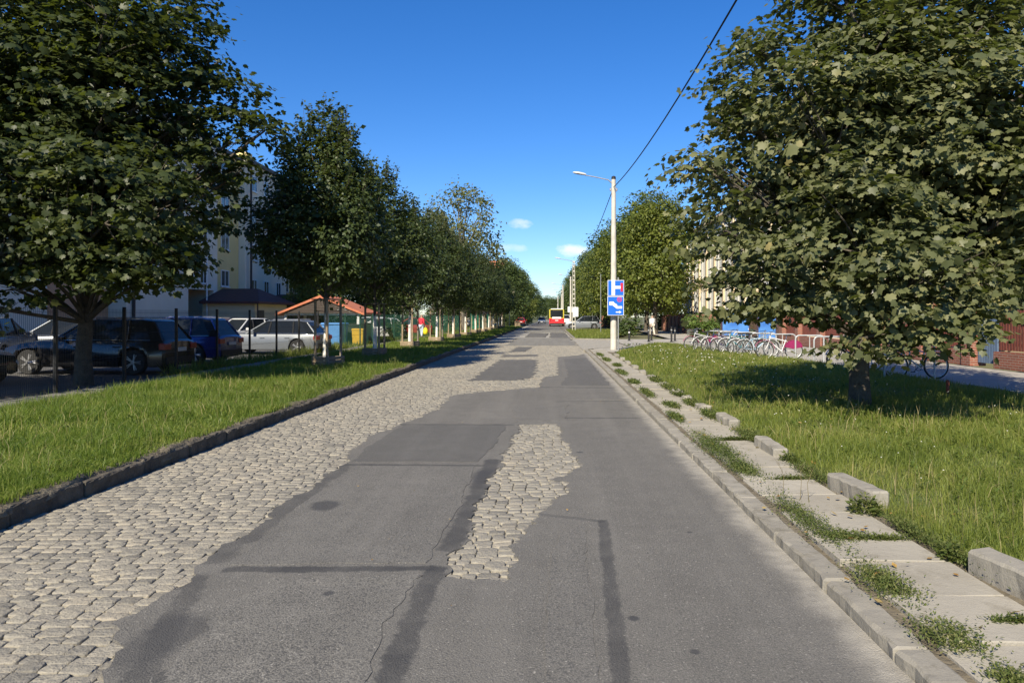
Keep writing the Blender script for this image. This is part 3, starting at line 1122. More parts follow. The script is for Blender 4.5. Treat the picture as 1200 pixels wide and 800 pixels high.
# taller weed clump beside the second kerb block and a few along the blocks
def weed_clump(x, y, z, r, h, n, label, seed):
    g = np.random.default_rng(seed)
    a = g.uniform(0, 6.28, n)
    q = r * np.sqrt(g.uniform(0, 1, n))
    bx, by = x + np.cos(a) * q * .7, y + np.sin(a) * q * .7
    bz = z + h * g.uniform(.05, 1, n) * (1 - (q / r) ** 2 * .6)
    tl = g.uniform(-.3, .8, n)
    az = a + g.normal(0, .7, n)
    L = g.uniform(.03, .06, n)
    D = np.stack([np.cos(az) * np.cos(tl), np.sin(az) * np.cos(tl), np.sin(tl)], 1) * L[:, None]
    S = np.stack([-np.sin(az), np.cos(az), g.normal(0, .3, n)], 1) * (L * .45)[:, None]
    C = np.stack([bx, by, bz], 1)
    V = np.stack([C, C + D * .5 + S * .5, C + D, C + D * .5 - S * .5], 1).reshape(-1, 3)
    F = (np.arange(n) * 4)[:, None] + [0, 1, 2, 3]
    root = empty('weed_clump', (x, y, z))
    f = link('foliage', np_mesh('foliage', V - np.array([x, y, z]), F, WEED), root)
    m = MB()
    for i in range(7):
        aa = rnd.uniform(0, 6.28)
        m.tube([(0, 0, -.02), (math.cos(aa) * r * .4, math.sin(aa) * r * .4, h * .8)], [.003, .0015], 5)
    m.build('stem', WEED, root)
    tag(root, label, 'weed')


weed_clump(2.50, 5.9, .08, .16, .16, 420, 'bushy green weed clump at the foot of a tilted kerb block', 1)
weed_clump(2.56, 4.75, .08, .10, .15, 160, 'leafy weed sprouting between two kerb blocks by the slabs', 2)
weed_clump(2.56, 7.95, .08, .14, .12, 260, 'weed tuft hugging the half sunk kerb block', 3)
weed_clump(-4.55, 21.6, .12, .18, .45, 260, 'tall seedy weed standing on the verge by the cobbled gutter', 4)

# dry seed stalks on the footway
for (bx, by) in ((2.12, 6.3), (2.16, 6.2), (2.02, 6.45)):
    m = MB()
    p = [(0, 0, 0), (rnd.uniform(-.02, .02), 0, .16), (rnd.uniform(-.05, .05), 0, .3)]
    m.tube(p, [.003, .002, .001], 5)
    for k in range(4):
        q = Vector(p[1]).lerp(Vector(p[2]), k / 4)
        m.tube([q, q + Vector((rnd.uniform(-.06, .06), rnd.uniform(-.04, .04), .06))], [.0015, .001], 4)
    tag(m.build('seed_stalk', pm('dry_stalk', (.16, .13, .06)), loc=(bx, by, .1)), 'thin dry seed stalk standing up from the footway weeds', 'weed', 'seed stalks in the footway weeds')

# fallen leaves and pale flower heads
g = np.random.default_rng(9)
n = 150
fx = np.concatenate([g.uniform(1.7, 3.6, n), g.uniform(3, 9, 130), g.uniform(-4.2, 1.6, 26)])
fy = np.concatenate([g.uniform(3.2, 14, n), g.uniform(5, 26, 130), g.uniform(3.5, 20, 26)])
fz = np.concatenate([np.full(n, .125), np.full(130, .19), np.full(26, .045)])
n = len(fx)
az = g.uniform(0, 6.28, n)
L = g.uniform(.03, .07, n)
L[-26:] *= .4
D = np.stack([np.cos(az), np.sin(az), g.normal(0, .25, n)], 1) * L[:, None]
S = np.stack([-np.sin(az), np.cos(az), g.normal(0, .25, n)], 1) * (L * .7)[:, None]
C = np.stack([fx, fy, fz], 1)
V = np.stack([C - D * .5, C + S * .5, C + D * .5, C - S * .5], 1).reshape(-1, 3)
F = (np.arange(n) * 4)[:, None] + [0, 1, 2, 3]
tag(link('fallen_leaves', np_mesh('fallen_leaves', V, F, leaf_mat('fallen_leaf', [(0, (.20, .10, .03)), (.5, (.36, .22, .06)), (1, (.42, .34, .14))], .7, .15))),
    'scattered dry brown and yellow leaves on lawn and footway', 'leaves', None, 'stuff')
n = 200
fx, fy = g.uniform(2.9, 8.6, n), g.uniform(5, 34, n)
fz = zr(fx, fy) + g.uniform(.14, .24, n)
r_ = .010 * np.clip(fy / 9, .8, 2.5)
C = np.stack([fx, fy, fz], 1)
o3 = np.array([[1, 0, .3], [0, 1, .3], [-1, 0, .3], [0, -1, .3], [0, 0, 1.0]])
V = (C[:, None] + o3[None] * r_[:, None, None]).reshape(-1, 3)
b = (np.arange(n) * 5)[:, None]
F = np.concatenate([b + [0, 1, 4], b + [1, 2, 4], b + [2, 3, 4], b + [3, 0, 4]], 0)
tag(link('clover_flowers', np_mesh('clover_flowers', V, F, pm('flower_white', (.75, .74, .62)))),
    'tiny white flower heads dotted through the right lawn', 'flowers', None, 'stuff')

# ================================================================ TREES
BARK = pm('bark_grey_brown', (.12, .10, .075), (.055, .047, .038), 9, .95, 1.0, 24, .03)
BARK_L = pm('bark_pale', (.17, .15, .12), (.09, .08, .065), 9, .95, .8, 30, .02)
MAPLE = [(0, (.030, .038, .014)), (.3, (.066, .076, .030)), (.6, (.105, .114, .048)), (.85, (.16, .16, .068)), (1, (.36, .27, .10))]
M_MAPLE_J = leaf_mat('maple_leaves', MAPLE, .5, .2, .3)
M_MAPLE_O = leaf_mat('maple_leaf', MAPLE, .5, .2, .3, True)
MAPLE2 = [(0, (.016, .025, .008)), (.4, (.030, .042, .012)), (.75, (.052, .066, .019)), (.93, (.10, .105, .03)), (1, (.20, .17, .05))]
M_MAPLE2_J = leaf_mat('dark_maple_leaves', MAPLE2, .48, .2, .3)
M_MAPLE2_O = leaf_mat('dark_maple_leaf', MAPLE2, .48, .2, .3, True)
M_ROW = leaf_mat('row_tree_leaves', [(0, (.022, .036, .012)), (.5, (.042, .062, .019)), (.85, (.068, .088, .028)), (1, (.12, .125, .05))], .5, .2, .3)
M_LIME = leaf_mat('lime_leaves', [(0, (.05, .072, .014)), (.4, (.10, .128, .022)), (.75, (.17, .19, .035)), (1, (.27, .255, .06))], .5, .35, .35, tcol=(.34, .40, .05))
M_FAR = leaf_mat('far_leaves', [(0, (.035, .058, .018)), (.5, (.06, .09, .026)), (.85, (.09, .12, .034)), (1, (.13, .14, .05))], .55, .25, .3)
M_AIRY = leaf_mat('airy_leaves', [(0, (.08, .095, .04)), (.5, (.13, .14, .06)), (1, (.21, .19, .09))], .55, .35, .3)
M_SHRUB = leaf_mat('shrub_leaves', [(0, (.05, .09, .02)), (.5, (.09, .145, .03)), (1, (.16, .20, .05))], .5, .3, .35)

# maple leaf: five pointed lobes, folded a little along the midrib; root at origin, tip along +y
_o = [(0, 0), (.24, -.12), (.36, .04), (.58, .16), (.46, .34), (.52, .62), (.24, .62), (0, 1.0),
      (-.24, .62), (-.52, .62), (-.46, .34), (-.58, .16), (-.36, .04), (-.24, -.12)]
LEAF_V = np.array([(0, .3, .0)] + [(x, y, -.10 * abs(x) * 1.6 - .10 * max(0, y - .4)) for x, y in _o], np.float32)
LEAF_F = np.array([(0, i, i + 1) for i in range(1, 14)] + [(0, 14, 1)], np.int32)
# simple pointed leaf (two halves)
SIMP_V = np.array([(0, 0, 0), (.30, .42, -.05), (0, 1, -.06), (-.30, .42, -.05)], np.float32)
SIMP_F = np.array([(0, 1, 2), (0, 2, 3)], np.int32)


def frames(nrm, tip):
    """orthonormal frames with z = leaf normal and y = leaf tip direction"""
    nrm = nrm / np.linalg.norm(nrm, axis=1, keepdims=True)
    tip = tip - nrm * np.sum(nrm * tip, 1, keepdims=True)
    tip /= np.linalg.norm(tip, axis=1, keepdims=True) + 1e-9
    xx = np.cross(tip, nrm)
    return np.stack([xx, tip, nrm], 2)          # columns


def leaf_points(lobes, n, per, spread, g, shell=.55, up=.6, droop=.7, squash=1.0, flat=.55):
    """clustered leaf positions in a crown made of rounded lobes (x,y,z,r)"""
    lobes = np.array(lobes, float)
    if lobes.shape[1] == 4:
        lobes = np.concatenate([lobes, lobes[:, 3:4] * squash], 1)
    w = lobes[:, 3] ** 1.7
    w /= w.sum()
    nc = n // per
    li = g.choice(len(lobes), nc, p=w)
    v = g.normal(size=(nc, 3))
    v /= np.linalg.norm(v, axis=1, keepdims=True)
    rad = shell + (1 - shell) * np.sqrt(g.uniform(0, 1, nc))
    rad *= 1 + .12 * g.normal(size=nc)
    sc = np.stack([lobes[li, 3], lobes[li, 3], lobes[li, 4]], 1)
    C = lobes[li, :3] + v * sc * rad[:, None]
    cen = np.average(lobes[:, :3], 0, weights=w)
    P = np.repeat(C, per, 0)
    off = g.normal(size=P.shape) * spread * np.array([1, 1, flat])
    if flat < .4:      # sprays: leaf shelves tipping outwards
        vo = np.repeat(v, per, 0)
        off[:, 2] -= .35 * (off[:, 0] * vo[:, 0] + off[:, 1] * vo[:, 1])
    P = P + off
    out = np.repeat(v, per, 0) * .6 + (P - cen) / (np.linalg.norm(P - cen, axis=1, keepdims=True) + 1e-6) * .4
    N = out * .55 + np.array([0, 0, up]) + g.normal(size=P.shape) * .42
    T = out * np.array([1, 1, .3]) + np.array([0, 0, -droop]) + g.normal(size=P.shape) * .5
    return P, frames(N, T)


def leaf_mesh(name, P, Fm, size, LV, LF, mat):
    n = len(P)
    V = np.einsum('nij,kj->nki', Fm, LV) * size[:, None, None] + P[:, None]
    k = len(LV)
    F = (LF[None] + (np.arange(n) * k)[:, None, None]).reshape(-1, LF.shape[1])
    return np_mesh(name, V.reshape(-1, 3), F, mat)


def limb(m, a, b, r0, r1, bend=.15, n=7, seg=6):
    a, b = Vector(a), Vector(b)
    d = (b - a).length
    q = Vector((rnd.uniform(-1, 1), rnd.uniform(-1, 1), rnd.uniform(-.2, 1))) * d * bend
    pts, rr = [], []
    for i in range(seg + 1):
        t_ = i / seg
        p = a.lerp(b, t_) + q * (4 * t_ * (1 - t_)) * .5
        pts.append(p)
        rr.append(r0 + (r1 - r0) * t_)
    m.tube(pts, rr, n, False)
    return pts


def trunk_mesh(m, base, top, r0, r1, seed, flare=1.35, n=14):
    rg = random.Random(seed)
    b, tp = Vector(base), Vector(top)
    pts, rr = [], []
    K = 9
    for i in range(K + 1):
        t_ = i / K
        p = b.lerp(tp, t_) + Vector((rg.uniform(-1, 1), rg.uniform(-1, 1), 0)) * r0 * .18 * (0 < i)
        pts.append(p)
        rr.append((r0 + (r1 - r0) * t_) * (1 + (flare - 1) * math.exp(-t_ * K * .9)))
    m.tube(pts, rr, n, False)
    return pts


def big_maple(name, base, top, r0, lobes, n, size, mats, label, bark, frame_fn, seed, inner=()):
    g = np.random.default_rng(seed)
    root = empty(name, base)
    B = Vector(base)
    m = MB()
    pts = trunk_mesh(m, (0, 0, -.08), Vector(top) - B, r0, r0 * .45, seed)
    m.build('trunk', bark, root, 60)
    m = MB()
    for (lx, ly, lz, lr) in lobes:
        tz = min(max((lz - B.z) * .55, 1.2), (top[2] - B.z) * .95)
        st = min(pts, key=lambda p: abs(p.z - tz))
        e = Vector((lx, ly, lz)) - B
        lp = limb(m, st, e, r0 * .34, .022, .18)
        for k in range(7):
            q = lp[rnd.randrange(3, len(lp))]
            v = Vector((rnd.gauss(0, 1), rnd.gauss(0, 1), rnd.gauss(.2, .8))).normalized() * lr * rnd.uniform(.6, 1.05)
            limb(m, q, e + v, .02, .005, .15, 5, 4)
    m.build('branches', bark, root, 60)['kind'] = 'stuff'
    P, Fm = leaf_points(lobes, n, 30, .22, g, .66, .75, .6, 1.0, .22)
    if len(inner):
        P2, F2 = leaf_points(inner, n // 3, 9, .3, g, .2)
        ic = link('inner_foliage', leaf_mesh('inner_foliage', P2 - np.array(B), F2, np.full(len(P2), size * 1.3), SIMP_V * [2, 1, 1], SIMP_F, mats[0]), root)
        ic['kind'] = 'stuff'
    sz = size * np.exp(g.normal(0, .22, len(P)))
    vis = frame_fn(P)
    dist = np.linalg.norm(P - np.array([0, 0, CAM_H]), axis=1)
    order = np.argsort(np.where(vis, dist / sz ** .3, 1e9))
    near = order[:300]
    rest = np.ones(len(P), bool)
    rest[near] = False
    bl = np.array(B)
    cr = link('crown', leaf_mesh('crown', P[rest] - bl, Fm[rest], sz[rest], LEAF_V, LEAF_F, mats[0]), root)
    cr['kind'] = 'stuff'
    lm = np_mesh('leaf', LEAF_V, LEAF_F, mats[1])
    for i in near:
        o = link('leaf', lm, cr)
        M = Matrix(Fm[i].tolist()).to_4x4()
        o.matrix_local = Matrix.Translation(Vector((P[i] - bl).tolist())) @ M @ Matrix.Scale(float(sz[i]), 4)
    tag(root, label, 'tree')
    return root


# --- maple standing on the right lawn
RM = [(2.4, 12.2, 4.15, .40), (2.8, 12, 3.04, .68), (3.2, 12.5, 5.11, .48), (3.65, 13, 6.3, .40), (3.37, 11.5, 2.25, .60), (4.34, 12, 4.7, 1.30),
      (4.49, 11, 2.75, 1.15), (6.28, 12, 4.28, 1.75), (5.1, 10.3, 2.2, .9), (7.55, 13, 6.6, 1.8), (5.6, 13, 6.9, 1.15), (7.07, 11.5, 2.95, 1.2),
      (4.72, 10.0, 1.5, .36), (5.2, 10.0, 1.4, .36), (4.4, 10.4, 1.35, .35), (3.0, 11.8, 2.0, .4), (3.6, 11.3, 1.95, .36), (3.97, 11.5, 1.8, .36), (5.57, 10.1, 1.72, .36), (6.6, 10.6, 2.15, .5),
      (3.9, 14.2, 4.0, 1.2), (5.3, 15.2, 3.4, 1.5), (6.6, 15.2, 5.2, 1.8), (8.1, 13.4, 4.2, 1.3), (8.2, 12.2, 2.9, 1.0), (8.4, 13.2, 6.2, 1.3), (4.2, 14.3, 6.2, 1.0),
      (6.5, 14.0, 8.3, 1.5), (7.6, 12.0, 5.2, 1.5), (5.3, 12.2, 5.9, .9), (3.5, 12.6, 4.0, .8), (4.9, 13.5, 8.2, .9), (8.0, 14.0, 8.2, 1.3), (7.4, 10.6, 3.6, .9)]
RM_IN = [(5.4, 13.0, 3.2, 1.7), (5.8, 13.4, 5.2, 2.0), (7.2, 13.2, 4.2, 2.0)]
fr_ = lambda P: (np.abs(P[:, 0] / P[:, 1] - .05) < .56) & ((P[:, 2] - 1.65) / P[:, 1] < .43)
big_maple('maple_tree', (5.26, 12.6, .11), (5.5, 13.0, 5.6), .15, RM, 50000, .100, (M_MAPLE_J, M_MAPLE_O),
          'broad maple with low hanging leaves on the lawn beside the bicycle racks', BARK, fr_, 41, RM_IN)

# --- dark maple behind the wire fence on the left
LM = [(-11.6, 17, 7.73, 2.1), (-11.3, 16, 4.79, 2.0), (-9.9, 16.5, 6.22, 1.6), (-8.7, 15.2, 3.85, 1.55), (-10.42, 15.5, 3.2, 1.0), (-12.3, 15.0, 2.5, .8), (-9.2, 15.6, 2.6, .55), (-10.6, 14.8, 2.15, .35), (-11.4, 14.6, 1.9, .5), (-8.4, 16.6, 2.65, .4), (-9.21, 18, 8.15, .9),
      (-8.75, 18, 9.0, .7), (-8.3, 18, 7.7, .45), (-8.5, 17.5, 6.8, .95), (-7.5, 17.8, 6.75, .6), (-6.85, 17.8, 6.1, .5), (-7.8, 17.5, 5.4, .7), (-7.35, 17.6, 5.1, .35), (-9.0, 17.2, 7.4, .7), (-8.1, 16.2, 4.0, .75),
      (-7.85, 16.0, 3.05, .38), (-8.2, 15.7, 3.0, .72), (-9.66, 16, 2.85, .55), (-11.12, 15, 2.9, .7), (-12.6, 15.5, 3.4, 1.4), (-13.2, 17, 5.6, 2.0), (-13.6, 16.6, 8.2, 2.0),
      (-11.5, 19.5, 6.0, 2.3), (-9.6, 19.3, 5.0, 1.6), (-13.2, 19.5, 4.6, 2.0), (-10.6, 18.4, 10.0, 1.6), (-12.4, 18.6, 10.2, 1.7), (-9.7, 16.2, 8.2, 1.1), (-14.6, 18, 3.9, 1.4)]
LM_IN = [(-11, 17.5, 4.5, 2.2), (-11.5, 17.6, 7.2, 2.4)]
big_maple('maple_tree', (-11.0, 17.5, .02), (-10.9, 17.5, 7.0), .165, LM, 44000, .118, (M_MAPLE2_J, M_MAPLE2_O),
          'big dark maple with a thick trunk behind the black wire fence', BARK, fr_, 43, LM_IN)

# --- row of staked young trees on the left verge
WHITE_BARK = NT('whitewashed_bark')
_t = WHITE_BARK
_p = _t.objco()
_s = _t.n('ShaderNodeSeparateXYZ')
_t.t.links.new(_p, _s.inputs[0])
_e = _t.math('ADD', _s.outputs[2], _t.math('MULTIPLY', _t.math('SUBTRACT', _t.noise(_p, 9, 4), .5), .3))
_f = _t.maprange(_e, 1.5, 1.56)
_w = _t.ramp(_t.noise(_p, 16, 5), [(.3, (.78, .76, .70)), (.62, (.66, .63, .56)), (.75, (.35, .32, .27))])
_t.color(_t.mix(_f, _w, _t.ramp(_t.noise(_p, 14, 5), [(.3, (.13, .115, .095)), (.7, (.06, .053, .045))])))
_t.rough(.9)
_t.bump(_t.noise(_p, 30, 4), .7, .02)
M_STAKE = pm('stake_wood', (.36, .27, .17), (.22, .165, .11), 6, .9, .6, 40, .01, world=False)
M_STAKE_G = pm('stake_wood_grey', (.24, .20, .155), (.14, .12, .095), 6, .9, .6, 40, .01, world=False)
ROWS = [21.5, 27.6, 34.7, 42.3, 49.2, 56.6, 63.6, 70.6, 77.8, 85, 92, 99]
ROW_X = -6.5


def crown_r(u, rad):
    return rad * float(np.interp(u, [0, .1, .22, .36, .5, .65, .8, .92, 1], [.45, .85, 1.0, .97, .82, .62, .42, .24, .06]))


def row_lobes(seed, H, rad):
    rg = random.Random(seed)
    z0 = H * .34
    L = []
    for u in (.22, .38, .54, .7, .84):
        L.append((0, 0, z0 + (H - z0) * u, crown_r(u, rad) * .66))
    for i in range(46):
        u = (i + .5) / 46 * .9 + rg.uniform(-.02, .02) + .06
        a = i * 2.4 + rg.uniform(-.4, .4)
        cr = crown_r(u, rad)
        q = cr * rg.uniform(.62, .88)
        L.append((math.cos(a) * q, math.sin(a) * q, z0 + (H - z0) * u, max(.16, cr * rg.uniform(.22, .36))))
    return L


def row_proto(seed, H, rad, n):
    g = np.random.default_rng(seed)
    rg = random.Random(seed)
    root = empty('street_tree')
    m = MB()
    pts = trunk_mesh(m, (0, 0, -.05), (.03, .02, H * .8), .075, .015, seed, 1.2, 10)
    m.build('trunk', WHITE_BARK.m, root, 60)
    lob = row_lobes(seed, H, rad)
    m = MB()
    for (lx, ly, lz, lr) in lob[5:]:
        st = min(pts, key=lambda p: abs(p.z - max(1.9, lz * .66)))
        limb(m, st, Vector((lx, ly, lz)), .022, .006, .10, 5, 4)
    P, Fm = leaf_points(lob, n, 14, .12, g, .55, .6, .5, 1.2)
    # upright shoots with leaves along them
    PS, NS = [], []
    for (lx, ly, lz, lr) in lob[5:]:
        for k in range(3 if lz < H * .6 else 6):
            a = rg.uniform(0, 6.28)
            s0 = Vector((lx + math.cos(a) * lr * .6, ly + math.sin(a) * lr * .6, lz + lr * rg.uniform(.2, .9)))
            out = Vector((lx, ly, 0)) * .22
            e = s0 + Vector((rg.uniform(-.15, .15) + out.x, rg.uniform(-.15, .15) + out.y, rg.uniform(.3, .75)))
            m.tube([s0, e], [.006, .002], 4, False)
            for j in range(16):
                q = s0.lerp(e, rg.uniform(0, 1.02))
                PS.append(q)
    m.build('branches', BARK, root)['kind'] = 'stuff'
    P2 = np.array([tuple(p) for p in PS])
    k = len(P2)
    P2 = P2 + g.normal(size=(k, 3)) * .025
    hd = g.normal(size=(k, 3)) * [1, 1, .3]
    F2 = frames(g.normal(size=(k, 3)) * .6 + [0, 0, 1.0], hd + [0, 0, .1])
    P, Fm = np.concatenate([P, P2]), np.concatenate([Fm, F2])
    sz = .10 * np.exp(g.normal(0, .25, len(P)))
    cr = link('crown', leaf_mesh('crown', P, Fm, sz, SIMP_V * [1.25, 1, 1], SIMP_F, M_ROW), root)
    cr['kind'] = 'stuff'
    return root


protos = [row_proto(201, 7.4, 2.1, 34000), row_proto(202, 6.7, 2.1, 26000), row_proto(203, 7.1, 2.2, 26000)]


def guard_proto(short):
    root = empty('tree_guard')
    for k in range(3):
        a = R(-70 + 120 * k)
        x, y = .42 * math.cos(a), .42 * math.sin(a)
        MB().tube([(x, y, -.1), (x * .97, y * .97, 1.92)], [.042, .040], 8).build('stake', M_STAKE if k != 1 else M_STAKE_G, root, 60)
    for k in range(3):
        a, b = R(-70 + 120 * k), R(50 + 120 * k)
        p, q = Vector((.44 * math.cos(a), .44 * math.sin(a), 0)), Vector((.44 * math.cos(b), .44 * math.sin(b), 0))
        d = (q - p)
        rz = math.atan2(d.y, d.x)
        c = (p + q) / 2
        MB().box(c.x, c.y, 1.955, d.length + .16, .10, .03, rz).build('crossbar', M_STAKE_G, root)
        o_ = c.normalized() * .05
        for j in range(3):
            MB().box(c.x + o_.x, c.y + o_.y, .06 + j * .1, d.length + .12, .03, .085, rz).build('base_board', M_STAKE if k == 2 else M_STAKE_G, root)
    m = MB()
    for k in range(3):
        a = R(-70 + 120 * k)
        m.tube([(.41 * math.cos(a), .41 * math.sin(a), 1.62), (.07 * math.cos(a + .3), .07 * math.sin(a + .3), 1.60)], .012, 5)
    m.build('tie_strap', pm('strap_black', (.03, .03, .03)), root)
    return root


gproto = guard_proto(False)
ORDN = ['first', 'second', 'third', 'fourth', 'fifth', 'sixth', 'seventh', 'eighth', 'ninth', 'tenth', 'eleventh', 'twelfth']
used = set()
for i, yy in enumerate(ROWS):
    p = protos[0] if i == 0 else protos[1 + i % 2]
    o = p if p.name not in used else copy_tree(p)
    used.add(p.name)
    zz = float(zl(np.array(ROW_X), np.array(yy)))
    o.location = (ROW_X + rnd.uniform(-.1, .1) * (i > 0), yy, zz)
    o.rotation_euler = (0, 0, 0 if i == 0 else rnd.uniform(0, 6.28))
    s = 1 if i == 0 else rnd.uniform(.93, 1.04)
    o.scale = (s, s, s)
    tag(o, 'young street tree with whitewashed trunk, %s of the staked row from the big dark maple' % ORDN[i], 'tree', 'staked young trees along the verge')
    gd = gproto if i == 0 else copy_tree(gproto)
    gd.location = (o.location.x + .05, yy, zz)
    gd.rotation_euler = (0, 0, rnd.uniform(-.25, .25))
    tag(gd, 'wooden three stake guard round the %s whitewashed tree from the big dark maple' % ORDN[i], 'tree guard', 'stake guards along the verge')

# --- taller trees: limes on the right, airy tree and far trees


def tree_proto(name, H, rad, z0, n, size, mat, bark, seed, nl=22, shell=.45, lr=(.25, .42), tr=.22, airy=False):
    g = np.random.default_rng(seed)
    rg = random.Random(seed)
    root = empty(name)
    m = MB()
    pts = trunk_mesh(m, (0, 0, -.2), (rg.uniform(-.3, .3), rg.uniform(-.3, .3), H * .75), tr, tr * .25, seed, 1.3, 10)
    m.build('trunk', bark, root, 60)
    lob = []
    for i in range(nl):
        a = i * 2.4 + rg.uniform(-.5, .5)
        u = (i + .5) / nl
        z = z0 + (H - z0) * (.08 + .86 * u)
        prof = math.sin(math.pi * min(.98, (.22 + .78 * u))) ** .6
        q = rad * prof * rg.uniform(.45, .8)
        lob.append((math.cos(a) * q, math.sin(a) * q, z, rad * rg.uniform(*lr)))
    if not airy:
        lob += [(0, 0, z0 + (H - z0) * .35, rad * .62), (0, 0, z0 + (H - z0) * .65, rad * .55)]
    m = MB()
    for (lx, ly, lz, r_) in lob[:nl]:
        st = min(pts, key=lambda p: abs(p.z - max(z0 * .7, lz * .6)))
        e = Vector((lx, ly, lz))
        lp = limb(m, st, e, tr * .3, .02, .15, 6, 5)
        for k in range(4):
            v = Vector((rnd.gauss(0, 1), rnd.gauss(0, 1), rnd.gauss(.3, .7))).normalized() * r_ * .9
            limb(m, lp[rnd.randrange(2, len(lp))], e + v, .02, .008, .1, 4, 3)
    m.build('branches', bark, root)['kind'] = 'stuff'
    P, Fm = leaf_points(lob, n, 10, size * 1.5, g, shell)
    sz = size * np.exp(g.normal(0, .25, len(P)))
    cr = link('crown', leaf_mesh('crown', P, Fm, sz, SIMP_V * [1.5, 1, 1], SIMP_F, mat), root)
    cr['kind'] = 'stuff'
    return root


def place(p, loc, s, rz, label, group=None, first=[]):
    o = p if p.name not in used else copy_tree(p)
    used.add(p.name)
    o.location = loc
    o.scale = (s, s, s) if isinstance(s, (int, float)) else s
    o.rotation_euler = (0, 0, rz)
    return tag(o, label, 'tree', group)


LIME = tree_proto('lime_tree', 13.0, 4.6, 1.9, 26000, .20, M_LIME, BARK, 301, 26, .5, (.2, .42))
DARK = tree_proto('leafy_tree', 13.5, 4.6, 2.2, 17000, .26, M_FAR, BARK, 302, 28, .5)
AIRY = tree_proto('airy_tree', 16.0, 5.4, 6.5, 5200, .26, M_AIRY, BARK_L, 303, 34, .3, (.14, .24), .24, True)
GA = 'leafy trees lining the far street'
place(LIME, (9.6, 68, 0), 1.0, .4, 'tall yellow green lime tree over the red fence by the pale building', GA)
place(LIME, (7.6, 84, 0), .9, 2.1, 'yellow green lime tree just beyond the tall lime over the red fence', GA)
place(DARK, (10.6, 82, 0), 1.08, 1.0, 'dark leafy tree between the tall lime and the pale building', GA)
place(LIME, (6.9, 108, 0), .9, 3.3, 'lime tree behind the parked silver estate car', GA)
place(DARK, (8.2, 97, 0), 1.0, 2.0, 'dark leafy tree rising behind the second yellow green lime', GA)
for i, (x, y, s) in enumerate(((7.2, 128, .9), (7.0, 150, .95), (6.2, 172, .9), (7.0, 196, 1.0))):
    place(DARK, (x, y, 0), s, i * 1.3, 'dark green tree past the bus on the lamp post side, %s counted from the bus' % ORDN[i], 'trees past the bus')
for i, (x, y, s) in enumerate(((-7.5, 128, .85), (-8.5, 146, .9), (-6.6, 168, .9), (-9, 190, 1.05), (-5.5, 214, .8))):
    place(LIME if i == 2 else DARK, (x, y, 0), s, i * 1.7 + .5,
          'bright green tree among the darker trees after the staked row' if i == 2 else 'dark green street tree, %s after the staked row ends' % ORDN[i],
          'trees at the far left street end')
for i, (x, y, s) in enumerate(((1.5, 262, .62), (-4, 276, .7), (-10, 262, .8), (8, 258, .8), (14, 270, 1.0), (4.5, 300, .75), (-1, 310, .75))):
    place(DARK, (x, y, 0), s, i, 'tree closing the view where the street ends', 'trees closing the street')
place(AIRY, (-9.6, 82, 0), 1.02, .3, 'tall airy tree with sparse crown rising above the staked row')
place(AIRY, (-14.5, 92, 0), .95, 2.0, 'sparse tree behind the tall airy tree above the staked row')
place(LIME, (-20, 62, 0), .55, 1.3, 'small yellowish tree behind the orange roofed shelter')
place(DARK, (-19, 78, 0), .7, 2.6, 'dark bushy tree behind the car park beyond the shelter', 'trees behind the fence')
place(DARK, (-15, 108, 0), .72, .6, 'dark tree behind the far end of the green fence', 'trees behind the green fence end')
place(DARK, (-13, 122, 0), .75, 4.6, 'dark tree behind the far end of the green fence', 'trees behind the green fence end')
place(DARK, (-15.5, 9.5, 0), .72, 2.2, 'dark leafy tree shading the near end of the car park', None)
for i, (x, y) in enumerate(((-16, 135), (-22, 100), (-24, 118), (16, 104), (14, 122), (20, 140), (-28, 92))):
    place(DARK, (x, y, 0), .85, i * 1.9, 'leafy tree in the back row behind the houses and fences', 'back row trees')
place(DARK, (17, 30, 0), .62, 3.6, 'dark tree inside the brick fence behind the bicycle racks', None)
place(DARK, (19, 17, 0), .7, 1.6, 'dark tree behind the brick fence next to the blue gate', None)


def shrub(x, y, r, h, n, mat, label, seed, size=.09):
    g = np.random.default_rng(seed)
    rg = random.Random(seed)
    root = empty('shrub', (x, y, .05))
    lob = [(rg.uniform(-.5, .5) * r, rg.uniform(-.5, .5) * r, h * rg.uniform(.3, .8), r * rg.uniform(.3, .5)) for _ in range(12)]
    P, Fm = leaf_points(lob, n, 8, .08, g, .4)
    P[:, 2] = np.maximum(P[:, 2], .06)
    cr = link('crown', leaf_mesh('crown', P, Fm, size * np.exp(g.normal(0, .2, len(P))), SIMP_V * [1.5, 1, 1], SIMP_F, mat), root)
    cr['kind'] = 'stuff'
    m = MB()
    for l in lob[:8]:
        limb(m, (rg.uniform(-.1, .1), rg.uniform(-.1, .1), -.05), l[:3], .018, .006, .1, 5, 4)
    m.build('stems', BARK, root)
    tag(root, label, 'shrub')


shrub(9.1, 45, 1.2, 1.75, 2600, M_SHRUB, 'round green shrub between the bollards and the blue notice board', 1, .12)
shrub(10.3, 47, .7, 1.9, 900, M_SHRUB, 'slim shrub at the corner of the pale building fence', 2, .12)
shrub(-13.2, 47.5, 1.6, 1.9, 1800, M_FAR, 'dark hedge bush beside the orange roofed shelter', 3, .14)
shrub(-10.9, 52, 1.2, 1.3, 1400, M_ROW, 'low dark bush against the green fence by the white car', 4, .12)
shrub(-11.4, 76, 1.6, 2.6, 1600, M_FAR, 'tall bush in front of the far green fence', 5, .18)
shrub(-7.6, 112, 1.7, 2.6, 1500, M_ROW, 'dark bush where the staked row ends', 6, .18)
shrub(6.6, 62, 1.3, 1.6, 1500, M_FAR, 'dark bush at the foot of the tall lime tree', 7, .16)
shrub(-11.1, 35.6, .7, .8, 600, M_SHRUB, 'weedy bush beside the silver estate car by the fence', 8, .08)


